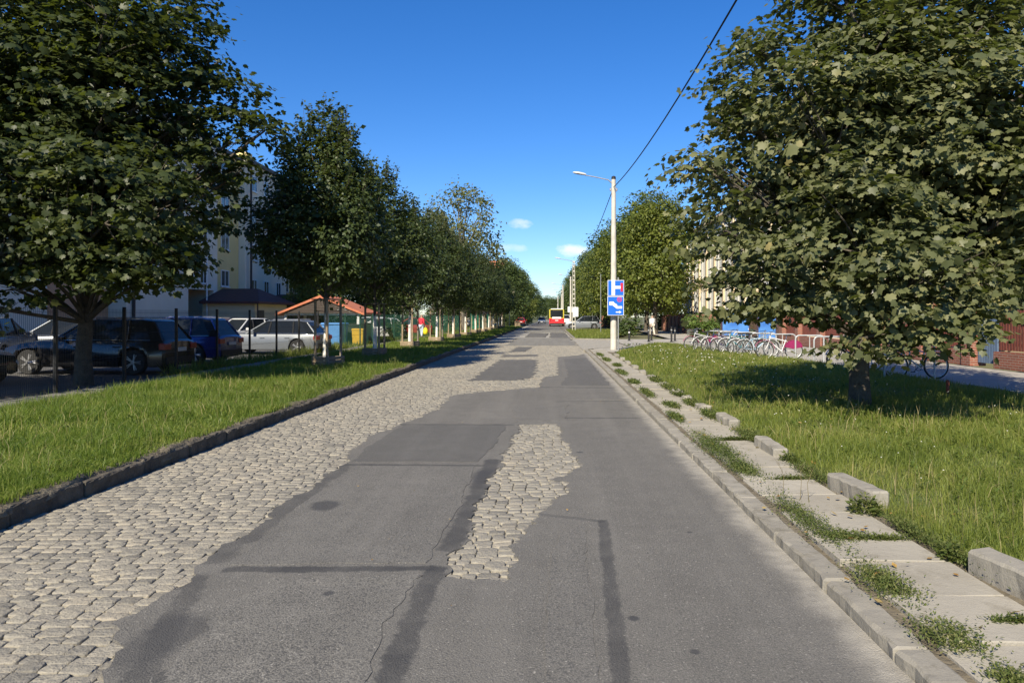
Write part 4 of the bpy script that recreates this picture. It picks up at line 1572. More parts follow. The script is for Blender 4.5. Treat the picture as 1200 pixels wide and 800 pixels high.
def hedge(x0, y0, x1, y1, h, n, mat, label, seed):
    g = np.random.default_rng(seed)
    root = empty('hedge', (x0, y0, 0))
    k = int(math.hypot(x1 - x0, y1 - y0) / 1.6)
    lob = [((x1 - x0) * (i + .5) / k + g.normal(0, .3), (y1 - y0) * (i + .5) / k, h * g.uniform(.35, .62), h * g.uniform(.36, .46)) for i in range(k)]
    P, Fm = leaf_points(lob, n, 8, .2, g, .4)
    P[:, 2] = np.maximum(P[:, 2], .05)
    cr = link('crown', leaf_mesh('crown', P, Fm, .24 * np.exp(g.normal(0, .2, len(P))), SIMP_V * [1.6, 1, 1], SIMP_F, mat), root)
    cr['kind'] = 'stuff'
    m = MB()
    for l in lob:
        limb(m, (l[0], l[1], -.1), l[:3], .03, .01, .1, 5, 3)
    m.build('stems', BARK, root)['kind'] = 'stuff'
    tag(root, label, 'hedge')


hedge(-7.4, 116, -6.2, 215, 2.6, 9000, M_ROW, 'dark hedge under the trees after the staked row', 21)
hedge(9.5, 108, 5.5, 230, 2.8, 9000, M_ROW, 'dark hedge under the trees past the bus', 22)
hedge(-12, 246, 14, 250, 3.2, 4500, M_ROW, 'dark hedge across the end of the street', 23)
hedge(-25, 88, -12, 114, 3.0, 4500, M_FAR, 'green hedge behind the lawn past the apartment block', 24)
hedge(14.6, 56, 13.4, 92, 2.4, 5000, M_ROW, 'dark hedge behind the brown red panel fence', 25)

# ================================================================ BUILDINGS
M_GREYW = pm('render_pale_grey', (.78, .715, .57), (.70, .64, .51), .8, .9, .25, 60, .004)
M_YELW = pm('render_yellow', (.78, .60, .26), (.70, .54, .235), .8, .9, .25, 60, .004)
M_ORGW = pm('render_orange', (.62, .36, .20), (.54, .31, .17), .8, .9, .25, 60, .004)
M_WHITEF = pm('window_white', (.75, .75, .73), (.68, .68, .66), 3, .5)
M_DARKROOF = pm('roof_maroon', (.11, .035, .03), (.07, .025, .022), 3, .7, .6, 25, .02)
M_CREAM = pm('render_cream', (.72, .58, .38), (.62, .50, .33), .6, .9, .3, 40, .006)
M_CREAM2 = pm('render_pale_cream', (.76, .68, .54), (.68, .60, .47), .6, .9, .3, 40, .006)
M_DARK = pm('dark_void', (.03, .03, .03), (.02, .02, .02), 2, .8)
M_ROOFG = pm('roof_grey', (.13, .12, .11), (.09, .085, .08), 2, .85)
M_PIPE = pm('downpipe_brown', (.05, .035, .03), (.035, .028, .025), 4, .5)
M_TERRA = pm('roof_terracotta', (.50, .17, .085), (.38, .125, .065), 4, .8, .5, 20, .02)

t = NT('window_glass')
t.color(t.ramp(t.noise(t.pos(), .5, 3), [(.35, (.035, .045, .055)), (.65, (.09, .105, .12))]))
t.rough(.06)
t.spec(.6)
M_GLASS = t.m


def window(parent, face, c, w, h, mull=1):
    """window with frame, panes and sill set into a wall. face '+x','-x','-y'"""
    def bx(m, u0, u1, v0, v1, d0, d1):
        cu, cv, cd = (u0 + u1) / 2, (v0 + v1) / 2, (d0 + d1) / 2
        su, sv, sd = u1 - u0, v1 - v0, d1 - d0
        if face == '+x':
            m.box(c[0] + cd, c[1] + cu, c[2] + cv, sd, su, sv)
        elif face == '-x':
            m.box(c[0] - cd, c[1] + cu, c[2] + cv, sd, su, sv)
        else:
            m.box(c[0] + cu, c[1] - cd, c[2] + cv, su, sd, sv)
    f = MB()
    t_ = .075
    bx(f, -w / 2, -w / 2 + t_, -h / 2, h / 2, .0, .05)
    bx(f, w / 2 - t_, w / 2, -h / 2, h / 2, .0, .05)
    bx(f, -w / 2 + t_, w / 2 - t_, h / 2 - t_, h / 2, .0, .05)
    bx(f, -w / 2 + t_, w / 2 - t_, -h / 2, -h / 2 + t_, .0, .05)
    for k in range(mull):
        u = -w / 2 + w * (k + 1) / (mull + 1)
        bx(f, u - .03, u + .03, -h / 2 + t_, h / 2 - t_, .0, .047)
    wo = f.build('window', M_WHITEF, parent)
    p = MB()
    bx(p, -w / 2 + .04, w / 2 - .04, -h / 2 + .04, h / 2 - .04, .004, .022)
    p.build('pane', M_GLASS, wo)
    s = MB()
    bx(s, -w / 2 - .08, w / 2 + .08, -h / 2 - .07, -h / 2 - .003, .003, .12)
    s.build('sill', M_WHITEF, wo)
    return wo


# --- apartment block behind the car park (facade along the street)
ap = empty('apartment_block', (-24, 50, 0))
AP = []


def apart(name, m, mat):
    o = m.build(name, mat)
    o.parent = ap
    o.matrix_parent_inverse = ap.matrix_world.inverted()
    o.location = (24, -50, 0)
    return o


ap.location = (0, 0, 0)
SECT = [(22, 30, -25.0, M_YELW), (30, 36, -24.4, M_GREYW), (36, 42, -25.0, M_ORGW), (42, 53.5, -24.0, M_GREYW), (53.5, 58.8, -24.7, M_YELW), (58.8, 68, -24.2, M_GREYW),
        (68, 74, -24.9, M_YELW), (74, 84, -24.2, M_GREYW)]
HB = 14.0
for (y0, y1, xf, mt) in SECT:
    if (y0, y1) == (42, 53.5):
        # open carport bay in the ground floor
        MB().bbox(-38, xf, y0 + .003, 49.2, 0, 3.5).build('wall', mt, ap)
        MB().bbox(-38, xf, 52.9, y1 - .003, 0, 3.5).build('wall', mt, ap)
        MB().bbox(-38, xf, y0 + .003, y1 - .003, 3.503, HB).build('wall', mt, ap)
        MB().bbox(-38, xf - 5, 49.203, 52.897, 0, 3.5).build('carport_wall', M_ORGW, ap)
        MB().bbox(xf - 4.9, xf, 49.203, 52.897, 0, .05).build('carport_floor', M_PARK, ap)
    else:
        MB().bbox(-38, xf, y0 + .003, y1 - .003, 0, HB).build('wall', mt, ap)
    MB().bbox(-38.3, xf + .25, y0 + .003, y1 - .003, HB + .003, HB + .28).build('roof', M_ROOFG, ap)
for (y0, y1, xf, mt) in SECT:
    cols = {(53.5, 58.8): [56.3], (58.8, 68): [60.6, 63.2, 66.0], (42, 53.5): [44.2, 47.2, 51.3]}.get((y0, y1), [y0 + 1.8, y1 - 1.8])
    for cy in cols:
        for fl in range(4):
            zc = 4.55 + fl * 2.8 - (.5 if (y0, y1) == (58.8, 68) else 0)
            window(ap, '+x', (xf, cy, zc), 1.35 if len(cols) < 3 else 1.1, 1.25, 1)
for cy in (59.3, 42.6, 68.4):
    MB().tube([(-23.9, cy, .1), (-23.9, cy, HB)], .09, 8).build('downpipe', M_PIPE, ap)
for cy, xx in ((51.5, -24.9), (63, -26), (40, -26)):
    MB().bbox(xx - .5, xx + .5, cy - .5, cy + .5, HB + .2, HB + 1.5).build('chimney', M_YELW, ap)
MB().tube([(-23.6, 51.0, .1), (-23.6, 51.0, 6.6)], .05, 8).build('pipe', M_WHITEF, ap)
tag(ap, 'five storey apartment block in grey, yellow and orange render behind the car park', 'building')


def porch(x0, x1, y0, y1, h, wall, label):
    root = empty('entrance_porch', ((x0 + x1) / 2, (y0 + y1) / 2, 0))
    cx, cy = root.location.x, root.location.y
    MB().bbox(x0 - cx, x1 - cx, y0 - cy, y1 - cy, 0, h).build('wall', wall, root)
    o = .5
    a, b, c, d = (x0 - cx - .0, y0 - cy - o), (x1 - cx + o, y0 - cy - o), (x1 - cx + o, y1 - cy + o), (x0 - cx, y1 - cy + o)
    m = MB()
    vs = [(*a, h + .003), (*b, h + .003), (*c, h + .003), (*d, h + .003), (*a, h + .15), (*b, h + .15), (*c, h + .15), (*d, h + .15),
          (x0 - cx, (y0 + y1) / 2 - cy, h + 1.15), (x1 - cx - 1.0, (y0 + y1) / 2 - cy, h + 1.15)]
    m.add(vs, [(0, 3, 2, 1), (0, 1, 5, 4), (1, 2, 6, 5), (2, 3, 7, 6), (3, 0, 4, 7), (4, 5, 9, 8), (5, 6, 9), (6, 7, 8, 9), (7, 4, 8)])
    m.build('roof', M_DARKROOF, root)
    MB().bbox(x1 - cx + .003, x1 - cx + .05, y0 - cy + .6, y0 - cy + 1.6, .03, 2.1).build('door', M_PIPE, root)
    MB().tube([(x1 - cx + .35, y0 - cy - .35, 0), (x1 - cx + .35, y0 - cy - .35, h)], .05, 8).build('post', M_PIPE, root)
    tag(root, label, 'porch')


porch(-24.0, -20.4, 51.2, 57.4, 2.55, M_CREAM, 'entrance porch with maroon hipped roof below the yellow wall of the apartment block')
porch(-24.0, -20.8, 62.5, 68, 2.45, M_ORGW, 'farther entrance porch with maroon roof partly behind the orange shelter roof')

# --- orange roofed bin shelter
sh = empty('bin_shelter', (-13.2, 44.6, 0))
gx = 2.55
m = MB()
for s in (-1, 1):
    m.add([(s * gx, -2.1, 1.72), (0, -2.1, 2.74), (0, 2.1, 2.74), (s * gx, 2.1, 1.72),
           (s * gx, -2.1, 1.84), (0, -2.1, 2.88), (0, 2.1, 2.88), (s * gx, 2.1, 1.84)],
          [(0, 1, 2, 3), (4, 7, 6, 5), (0, 4, 5, 1), (3, 2, 6, 7), (0, 3, 7, 4)])
m.build('roof', M_TERRA, sh)
for s in (-1, 1):
    for yy in (-1.7, 1.7):
        MB().box(s * 2.1, yy, .92, .14, .14, 1.84).build('post', M_WHITEF, sh)
for s in (-1, 1):
    MB().box(0, s * 1.75, 1.80, 4.2, .1, .14).build('beam', M_WHITEF, sh)
MB().box(0, 1.76, .66, 4.04, .08, 1.2).build('back_wall', M_CREAM, sh)
MB().box(-2.1, 0, .66, .08, 3.2, 1.2).build('side_wall', M_CREAM, sh)
m = MB()
for i in range(9):
    z = 1.9 + i * .1
    hw = gx * (2.74 - z) / 1.02
    if hw > .1:
        m.box(0, -1.98, z, hw * 2 - .1, .03, .085)
m.build('gable_boards', pm('gable_dark', (.06, .045, .035)), sh)
tag(sh, 'bin shelter with an orange pitched roof on white posts behind the green fence', 'shelter')


def bin_(x, y, col, label, w=.75, h=1.15):
    root = empty('wheelie_bin', (x, y, .06), rnd.uniform(-.2, .2))
    mt = pm('bin_' + label.split()[0], col, tuple(c * .8 for c in col), 3, .5)
    MB().box(0, 0, h * .45, w, w * .9, h * .86, 0, 1.12).build('body', mt, root)
    m = MB().bevbox(0, 0, h * .93, w * 1.18, w * 1.1, .09, .04)
    m.tube([(-w * .5, w * .56, h * .95), (w * .5, w * .56, h * .95)], .025, 6)
    m.build('lid', mt, root)
    for s in (-1, 1):
        MB().lathe([(.08, -.03), (.1, 0), (.08, .03)], (s * w * .42, w * .35, .06), 'x', 12).build('wheel', pm('rubber', (.03, .03, .03), (.02, .02, .02), 4, .8), root)
    tag(root, label, 'bin', 'bins by the shelter')


bin_(-11.9, 41.0, (.10, .27, .60), 'blue wheeled bin standing beside the orange roofed shelter', 1.0, 1.3)
bin_(-10.75, 41.6, (.62, .38, .03), 'yellow wheeled bin by the green fence near the shelter', .55, .95)
bin_(-11.5, 42.6, (.035, .045, .035), 'black wheeled bin between the blue and yellow bins', .9, 1.2)

# --- pale tenement on the right behind the red fence
tn = empty('tenement', (0, 0, 0))
XF = 17.0
MB().bbox(XF, 30, 52, 94, 0, 11.5).build('wall', M_CREAM2, tn)
MB().bbox(XF - .08, XF - .003, 52, 94, 0, 1.5).build('plinth', pm('plinth_brown', (.20, .12, .085), (.15, .09, .065), 2, .9), tn)
MB().bbox(XF - .45, 30.4, 51.6, 94.4, 11.503, 11.8).build('cornice', M_CREAM, tn)
m = MB()
m.add([(XF - .5, 51.6, 11.81), (30.4, 51.6, 11.81), (30.4, 94.4, 11.81), (XF - .5, 94.4, 11.81), (23.5, 55, 15.2), (23.5, 91, 15.2)],
      [(0, 1, 4), (1, 2, 5, 4), (2, 3, 5), (3, 0, 4, 5)])
m.build('roof', M_TERRA, tn)
MB().bbox(XF - .12, XF - .003, 52, 94, 5.15, 5.4).build('string_course', M_CREAM, tn)
yy = 53.2
k = 0
while yy < 93:
    MB().bbox(XF - .14, XF - .003, yy - .3, yy + .3, 1.503, 5.147).build('pilaster', M_CREAM, tn)
    MB().bbox(XF - .14, XF - .003, yy - .3, yy + .3, 5.403, 11.5).build('pilaster', M_CREAM, tn)
    for (zc, h) in ((3.3, 2.2), (6.9, 1.9), (9.9, 1.7)):
        for u in (1.15, 2.75):
            if yy + u < 93:
                window(tn, '-x', (XF, yy + u, zc), 1.0, h, 1)
    yy += 3.9
for k, xx in enumerate((19.5, 22.5, 25.5)):
    for zc in (3.3, 6.9, 9.9):
        window(tn, '-y', (xx, 52, zc), 1.1, 1.9, 1)
tag(tn, 'cream tenement with tall white windows and pilasters behind the right trees', 'building')
bc = empty('cream_house', (0, 0, 0))
MB().bbox(18.5, 30, 22, 46, 0, 9).build('wall', M_CREAM, bc)
for yy in (24.5, 28, 31.5, 35, 38.5, 42):
    for zc in (3.0, 6.4):
        window(bc, '-x', (18.5, yy, zc), 1.2, 1.7, 1)
for xx in (21, 24.5, 28):
    for zc in (3.0, 6.4):
        window(bc, '-y', (xx, 22, zc), 1.2, 1.7, 1)
m = MB()
m.add([(18, 21.5, 9.003), (30.5, 21.5, 9.003), (30.5, 46.5, 9.003), (18, 46.5, 9.003), (24, 25, 12), (24, 43, 12)],
      [(0, 3, 2, 1), (0, 1, 4), (1, 2, 5, 4), (2, 3, 5), (3, 0, 4, 5)])
m.build('roof', M_TERRA, bc)
tag(bc, 'yellow cream house glimpsed through the maple leaves behind the brick fence', 'building')

# --- far house over the row trees
fh = empty('far_house', (-15.5, 150, 0))
MB().bbox(-6, 6, -6, 6, 0, 9).build('wall', M_CREAM2, fh)
m = MB()
m.add([(-6.5, -6.5, 9.003), (6.5, -6.5, 9.003), (6.5, 6.5, 9.003), (-6.5, 6.5, 9.003), (-6.5, 0, 13), (6.5, 0, 13)], [(0, 3, 2, 1), (0, 1, 5, 4), (2, 3, 4, 5), (1, 2, 5), (3, 0, 4)])
m.build('roof', M_TERRA, fh)
for xx in (-3.5, 0, 3.5):
    for zc in (4.2, 7.2):
        window(fh, '-y', (xx, -6, zc), 1.3, 1.6, 1)
tag(fh, 'distant white house with an orange roof above the staked row', 'building')

# ================================================================ FENCES
M_FBLK = pm('fence_black', (.018, .018, .018), (.012, .012, .012), 5, .5)
M_FGRN = pm('fence_green', (.015, .07, .045), (.012, .055, .036), 5, .5)


def wire_panel(L, H, r, nv, sp):
    m = MB()
    n = int(L / sp)
    for i in range(n + 1):
        x = -L / 2 + L * i / n
        m.tube([(x, 0, .06), (x, 0, H)], r, 3, False)
    for z in (.1, .65, 1.2, H - .08):
        m.tube([(-L / 2, .006, z), (L / 2, .006, z)], r * 1.2, 3, False)
        m.tube([(-L / 2, -.006, z), (L / 2, -.006, z)], r * 1.2, 3, False)
    return m


def fence(y0, n, L, H, mat, label, r, sp, X=-10.2):
    root = empty('wire_fence', (X, y0, .05))
    pme = MB().box(0, 0, (H + .05) / 2 - .1, .06, .06, H + .25).mesh('post', mat)
    wme = wire_panel(L - .07, H, r, 0, sp).mesh('wire_panel', mat)
    for i in range(n + 1):
        link('post', pme, root, (0, i * L, 0))
    for i in range(n):
        o = link('wire_panel', wme, root, (0, (i + .5) * L, 0))
        o.rotation_euler = (0, 0, R(90))
    tag(root, label, 'fence')


fence(2.95, 12, 2.47, 1.78, M_FBLK, 'black welded wire fence in front of the parked cars', .0028, .055)
fence(2.95 + 12 * 2.47 + 1.6, 17, 2.9, 1.72, M_FGRN, 'dark green wire fence in front of the bins and white cars', .0045, .075, -10.25)
fence(86, 8, 3.0, 1.9, pm('fence_green_bright', (.02, .16, .10), (.016, .13, .08), 3, .5), 'bright green fence at the far end of the staked row', .012, .12, -9.2)

# --- brick fence with red slats on the right
t = NT('brick_red')
P = t.objco()
br = t.n('ShaderNodeTexBrick')
mp = t.n('ShaderNodeMapping')
mp.inputs['Rotation'].default_value = (R(90), 0, 0)
cmb = t.n('ShaderNodeCombineXYZ')
sp_ = t.n('ShaderNodeSeparateXYZ')
t.t.links.new(P, sp_.inputs[0])
t.t.links.new(t.math('ADD', sp_.outputs[0], sp_.outputs[1]), cmb.inputs[0])
t.t.links.new(sp_.outputs[2], cmb.inputs[1])
t.t.links.new(cmb.outputs[0], br.inputs['Vector'])
br.inputs['Scale'].default_value = 1
br.inputs['Brick Width'].default_value = .26
br.inputs['Row Height'].default_value = .077
br.inputs['Mortar Size'].default_value = .009
br.inputs['Color1'].default_value = (.28, .085, .05, 1)
br.inputs['Color2'].default_value = (.20, .065, .042, 1)
br.inputs['Mortar'].default_value = (.30, .24, .19, 1)
t.color(t.mix(t.maprange(t.noise(P, 3, 4), .4, .75, 0, .4), br.outputs['Color'], (.2, .09, .06)))
t.rough(.9)
t.bump(br.outputs['Fac'], -.5, .01)
M_BRICK = t.m
M_SLAT = pm('slat_red', (.17, .05, .035), (.12, .036, .026), 4, .7)
M_BLUEG = pm('gate_blue', (.13, .19, .29), (.10, .15, .23), 3, .6)

bf = empty('brick_fence', (13.9, 0, .05))
FX = 13.9
pil = MB().bevbox(0, 0, 1.0, .52, .52, 2.0, .02).bevbox(0, 0, 2.07, .64, .64, .12, .03).mesh('pillar', M_BRICK)
PY = [10.5, 14, 17.4, 20.8, 24.4, 27.6, 31, 34.4, 37.8, 41.2, 44.0]
for y in PY:
    link('pillar', pil, bf, (0, y, 0))
for a, b in zip(PY[:-1], PY[1:]):
    L = b - a - .53
    c = (a + b) / 2
    if a == 20.8:
        # narrow blue gate leaf at the end of this bay
        m = MB()
        gc, gw = b - .27 - .55, 1.08
        for k in range(8):
            m.box(0, gc - gw / 2 + gw * (k + .5) / 8, 1.05, .04, gw / 8 - .03, 1.85)
        m.box(.05, gc, .5, .04, gw, .1).box(.05, gc, 1.6, .04, gw, .1)
        m.build('gate', M_BLUEG, bf)
        L -= 1.15
        c -= .57
    MB().box(0, c, .26, .36, L, .52).build('plinth_wall', M_BRICK, bf)
    m = MB()
    n = int(L / .13)
    for k in range(n):
        m.box(0, c - L / 2 + L * (k + .5) / n, 1.24, .03, .085, 1.35)
    m.box(.04, c, .75, .04, L, .08).box(.04, c, 1.7, .04, L, .08)
    m.build('slat_panel', M_SLAT, bf)
tag(bf, 'red slatted fence on a brick plinth with brick pillars behind the bicycle racks', 'fence')

b2 = empty('panel_fence', (0, 0, .05))
pil2 = MB().box(0, 0, .9, .3, .3, 1.8).mesh('pillar', M_BRICK)
pan = MB().box(0, 0, .85, .1, 1.9, 1.6).mesh('panel', pm('fence_panel_brown', (.34, .17, .11), (.26, .13, .085), 2, .85))
yy = 56.0
while yy < 84:
    link('pillar', pil2, b2, (13.0 - (yy - 56) * .012, yy, 0))
    if yy > 60:
        link('panel', pan, b2, (13.0 - (yy - 56) * .012, yy + 1.1, 0))
    yy += 2.2
tag(b2, 'brown red panel fence with brick posts below the lime trees', 'fence')
b3 = empty('panel_fence', (9.2, 112, 0))
for k in range(8):
    link('panel', pan, b3, (-.1 * k, k * 2.0, 0))
    link('pillar', pil2, b3, (-.1 * k, k * 2.0 - 1.0, 0))
tag(b3, 'distant reddish panel fence behind the silver estate car', 'fence')

# ================================================================ VEHICLES
def paint(name, c, rough=.28, metal=.3):
    return pm('paint_' + name, c, tuple(x * .92 for x in c), 2, rough, 0, metal=metal, spec=.5, world=False, coat=.6)


M_RUB = pm('tyre_rubber', (.022, .022, .022), (.03, .03, .03), 20, .85)
M_RIM = pm('wheel_alloy', (.50, .50, .50), (.40, .40, .41), 6, .35, metal=.7)
M_BLKPL = pm('black_plastic', (.025, .025, .026), (.018, .018, .018), 9, .6)
M_CHROME = pm('chrome', (.62, .62, .62), (.55, .55, .55), 3, .2, metal=1.0)
M_TAIL = pm('tail_red', (.45, .02, .02), (.32, .012, .012), 8, .25)
M_HEADL = pm('head_clear', (.65, .67, .70), (.5, .52, .55), 12, .15)
M_PLATE = pm('plate_white', (.72, .72, .70), (.66, .66, .64), 8, .5)
t = NT('car_glass')
t.color((.012, .015, .018))
t.rough(.08)
t.spec(.25)
M_CGL = t.m

WHEELS = {}


def wheel_meshes(r):
    if r in WHEELS:
        return WHEELS[r]
    ty = MB().lathe([(r * .70, -.10), (r * .93, -.105), (r, -.07), (r, .07), (r * .93, .105), (r * .70, .10)], (0, 0, 0), 'y', 28).mesh('tyre', M_RUB, 40)
    m = MB().lathe([(r * .72, -.06), (r * .72, -.095), (r * .64, -.10), (r * .62, -.05)], (0, 0, 0), 'y', 24)
    for k in range(5):
        for s in (-.13, .13):
            a = 2 * math.pi * k / 5 + s
            m.tube([(math.cos(a - s * .6) * r * .12, -.085, math.sin(a - s * .6) * r * .12), (math.cos(a) * r * .66, -.09, math.sin(a) * r * .66)], [.03, .022], 5)
    m.lathe([(r * .16, -.06), (r * .16, -.10), (r * .05, -.105)], (0, 0, 0), 'y', 12)
    WHEELS[r] = (ty, m.mesh('rim', M_RIM, 40))
    return WHEELS[r]


def car(loc, rz, mat, label, L=4.5, W=1.8, H=1.5, kind='wagon', group='cars parked behind the wire fence', r=.32, plate=True):
    """car pointing along local +x; body lofted from stations with real wheel arches"""
    root = empty('parked_car', loc, rz)
    hw = W / 2
    xf, xr = L / 2 - .82, -L / 2 + .85           # wheel axles
    belt = H * .60
    nose, tailz = H * .47, belt * (1.02 if kind != 'sedan' else 1.0)
    xs = sorted(set([-L / 2, -L / 2 + .06, -L / 2 + .25, L / 2 - .28, L / 2 - .08, L / 2, 0, xf - .75, xr + .75] +
                    [c + d for c in (xf, xr) for d in (-r * 1.22, -r * 1.14, -r * .85, -r * .45, 0, r * .45, r * .85, r * 1.14, r * 1.22)]))
    hood0, cowl = L / 2, L * .18
    rings = []
    for x in xs:
        u = x / (L / 2)
        w = hw * (1 - .10 * max(0, abs(u) - .75) / .25 * abs(u) ** 2)
        if abs(x) > L / 2 - .03:
            w *= .93
        if x > cowl:
            k = (x - cowl) / (L / 2 - cowl)
            zt = belt + (nose - belt) * (k ** 1.6) + .03 * math.sin(math.pi * k)
            if x > L / 2 - .05:
                zt -= .10
        else:
            zt = belt
            if x < -L / 2 + .05:
                zt -= .06
        zl_ = .21
        if abs(u) > .93:
            zl_ = .26
        for c in (xf, xr):
            d = abs(x - c)
            if d < r * 1.16:
                zl_ = max(zl_, .02 + math.sqrt(max(0, (r * 1.16) ** 2 - d * d)) + r * .93)
        zl_ = min(zl_, zt - .2)
        zm = max(zl_ + .03, .48)
        ring = [(w * .93, zl_), (w * .995, zl_ + .02), (w, zm), (w * .985, zt - .14), (w * .93, zt - .02), (w * .55, zt + .02), (0, zt + .035)]
        full = ring + [(-a, b) for a, b in ring[-2::-1]]
        rings.append([(x, a, b) for a, b in full])
    m = MB()
    n = len(rings[0])
    vs = [p for rg_ in rings for p in rg_]
    fs = []
    for i in range(len(rings) - 1):
        for k in range(n - 1):
            fs.append((i * n + k, i * n + k + 1, (i + 1) * n + k + 1, (i + 1) * n + k))
    for e in (0, len(rings) - 1):
        fs.append(tuple(e * n + k for k in range(n)))
    m.add(vs, fs)
    m.build('body', mat, root, 32)
    MB().box(0, 0, .42, L * .9, W * .72, .42).build('underbody', M_BLKPL, root)
    # cabin: glass house with painted roof and pillars
    x_ws0, x_ws1 = cowl + .05, L * .18 - .75
    back = {'wagon': (-L / 2 + .10, -L / 2 + .55), 'suv': (-L / 2 + .08, -L / 2 + .45), 'hatch': (-L / 2 + .10, -L / 2 + .62)}[kind]
    zb, zt = belt - .01, H - .06
    base = [(x_ws0, hw * .84), (L * .1, hw * .90), (back[0] + .3, hw * .90), (back[0], hw * .78)]
    top = [(x_ws1, hw * .60), (x_ws1 - .25, hw * .70), (back[1] + .25, hw * .68), (back[1], hw * .56)]
    lo = [(x, y, zb) for x, y in base] + [(x, -y, zb) for x, y in base[::-1]]
    tz = [zt - .02, zt, zt - .01, zt - .05]
    hi = [(x, y, z) for (x, y), z in zip(top, tz)] + [(x, -y, z) for (x, y), z in zip(top[::-1], tz[::-1])]
    m = MB()
    fs = [(i, (i + 1) % 8, 8 + (i + 1) % 8, 8 + i) for i in range(8)] + [tuple(range(8, 16))]
    m.add(lo + hi, fs)
    m.build('glasshouse', M_CGL, root)
    m = MB()
    rt = [(x * 1.0, y * 1.03, z + .012) for x, y, z in hi]
    up = [(x * .97 - .02, y * .86, z + .055) for x, y, z in hi]
    m.add(rt + up, [(i, (i + 1) % 8, 8 + (i + 1) % 8, 8 + i) for i in range(8)] + [tuple(range(8, 16)), tuple(range(7, -1, -1))])
    ro = m.build('roof', mat, root, 40)
    for i in (0, 3, 4, 7):
        MB().tube([lo[i], hi[i]], [.04, .03], 6).build('pillar', mat, root)
    for s in (1, -1):
        xm = -.15
        MB().tube([(xm, s * hw * .905, zb), (xm - .06, s * hw * .70, zt)], .035, 6).build('pillar', M_BLKPL, root)
        xm = back[0] + .95
        MB().tube([(xm, s * hw * .905, zb), (xm + .05, s * hw * .69, zt)], .035, 6).build('pillar', mat if kind != 'wagon' else M_BLKPL, root)
        MB().tube([(x_ws0 - .2, s * hw * .90, belt + .012), (back[0] + .3, s * hw * .925, belt + .012)], .012, 5).build('window_trim', M_CHROME, root)
        mo = MB().bevbox(L * .10, s * (hw + .06), belt + .08, .12, .18, .12, .03).build('mirror', mat, root)
        for hx in (L * .02, -L * .22):
            MB().box(hx, s * (hw * 1.0), belt - .17, .2, .03, .03).build('door_handle', mat, root)
        MB().bevbox(L / 2 - .14, s * hw * .68, nose - .15, .22, .38, .12, .03).build('headlight', M_HEADL, root)
        MB().bevbox(-L / 2 + .06, s * hw * .74, belt - .16, .16, .34, .18, .03).build('tail_light', M_TAIL, root)
        if kind != 'hatch':
            MB().tube([(x_ws1 - .3, s * hw * .60, zt + .075), (back[1] + .3, s * hw * .58, zt + .075)], .016, 6).build('roof_rail', M_CHROME, root)
    MB().box(L / 2 - .01, 0, .38, .05, W * .55, .16).build('grille', M_BLKPL, root)
    MB().box(-L / 2 + .0, 0, .38, .06, W * .8, .2).build('bumper', M_BLKPL, root)
    if plate:
        MB().box(L / 2 + .02, 0, .46, .02, .52, .11).build('number_plate', M_PLATE, root)
        MB().box(-L / 2 - .025, 0, belt - .26, .02, .52, .11).build('number_plate', M_PLATE, root)
    ty, ri = wheel_meshes(r)
    for c in (xf, xr):
        for s in (1, -1):
            w = empty('wheel', (c, s * (hw - .115), r), 0 if s < 0 else math.pi)
            w.parent = root
            link('tyre', ty, w)
            link('rim', ri, w)
    tag(root, label, 'car', group)
    return root


P_BLACK = paint('black', (.012, .012, .014), .2, .2)
P_BLUE = paint('blue', (.015, .035, .20), .22, .3)
P_SILV = paint('silver', (.17, .185, .20), .42, .3)
P_GREY = paint('grey', (.13, .14, .155), .3, .5)
P_GRN = paint('bottle_green', (.01, .022, .018), .25, .3)
P_WHITE = paint('white', (.70, .70, .69), .35, .0)
P_BROWN = paint('bronze', (.24, .15, .10), .3, .4)
P_RED = paint('red', (.45, .03, .02), .3, .1)
CZ = .03
car((-13.05, 21.6, CZ), math.pi - .05, P_BLACK, 'black estate car with chrome window trim behind the trunk of the dark maple', 4.7, 1.85, 1.58, 'suv', r=.35)
car((-13.3, 26.0, CZ), math.pi - .06, P_BLUE, 'glossy dark blue car parked beside the black estate', 4.4, 1.82, 1.6, 'suv', r=.34)
car((-12.15, 32.6, CZ), math.pi - .10, P_SILV, 'silver estate car parked behind the last black fence panels', 4.6, 1.78, 1.48, 'wagon', r=.32)
car((-15.2, 18.1, CZ), -.35, P_GRN, 'very dark green car facing the fence in deep shade', 4.2, 1.75, 1.42, 'hatch', r=.31)
car((-19.0, 25.3, CZ), math.pi * .5 + .25, P_SILV, 'silver car with red tail light in the shade behind the dark green car', 4.4, 1.8, 1.62, 'hatch', r=.33)
car((-18.2, 27.5, CZ), math.pi + .1, P_GREY, 'grey hatchback between the shaded silver car and the black estate', 4.2, 1.78, 1.55, 'hatch', r=.32)
car((-18.3, 38.5, CZ), math.pi, P_BROWN, 'bronze car parked behind the dark blue car', 4.4, 1.8, 1.55, 'suv', r=.32)
car((-15.9, 38.0, CZ), math.pi + 1.2, P_WHITE, 'pale car parked behind the silver estate car', 4.3, 1.78, 1.55, 'hatch', r=.32)
car((-12.4, 52.5, .07), math.pi + .35, P_WHITE, 'white car behind the green fence beside a dark bush', 4.2, 1.78, 1.5, 'hatch', 'cars behind the green fence', r=.32)
car((-14.8, 59, .07), math.pi, P_WHITE, 'white estate car farther behind the green fence', 4.6, 1.8, 1.55, 'wagon', 'cars behind the green fence', r=.32)
car((-12.2, 63.5, .07), math.pi + .2, P_RED, 'red car behind the green fence past the person in the red jacket', 4.0, 1.75, 1.5, 'hatch', 'cars behind the green fence', r=.31)
car((4.2, 96.5, .03), math.pi, P_SILV, 'silver grey off-road car waiting at the side road beyond the bus stop', 4.6, 1.85, 1.68, 'suv', 'cars near the bus', r=.36)
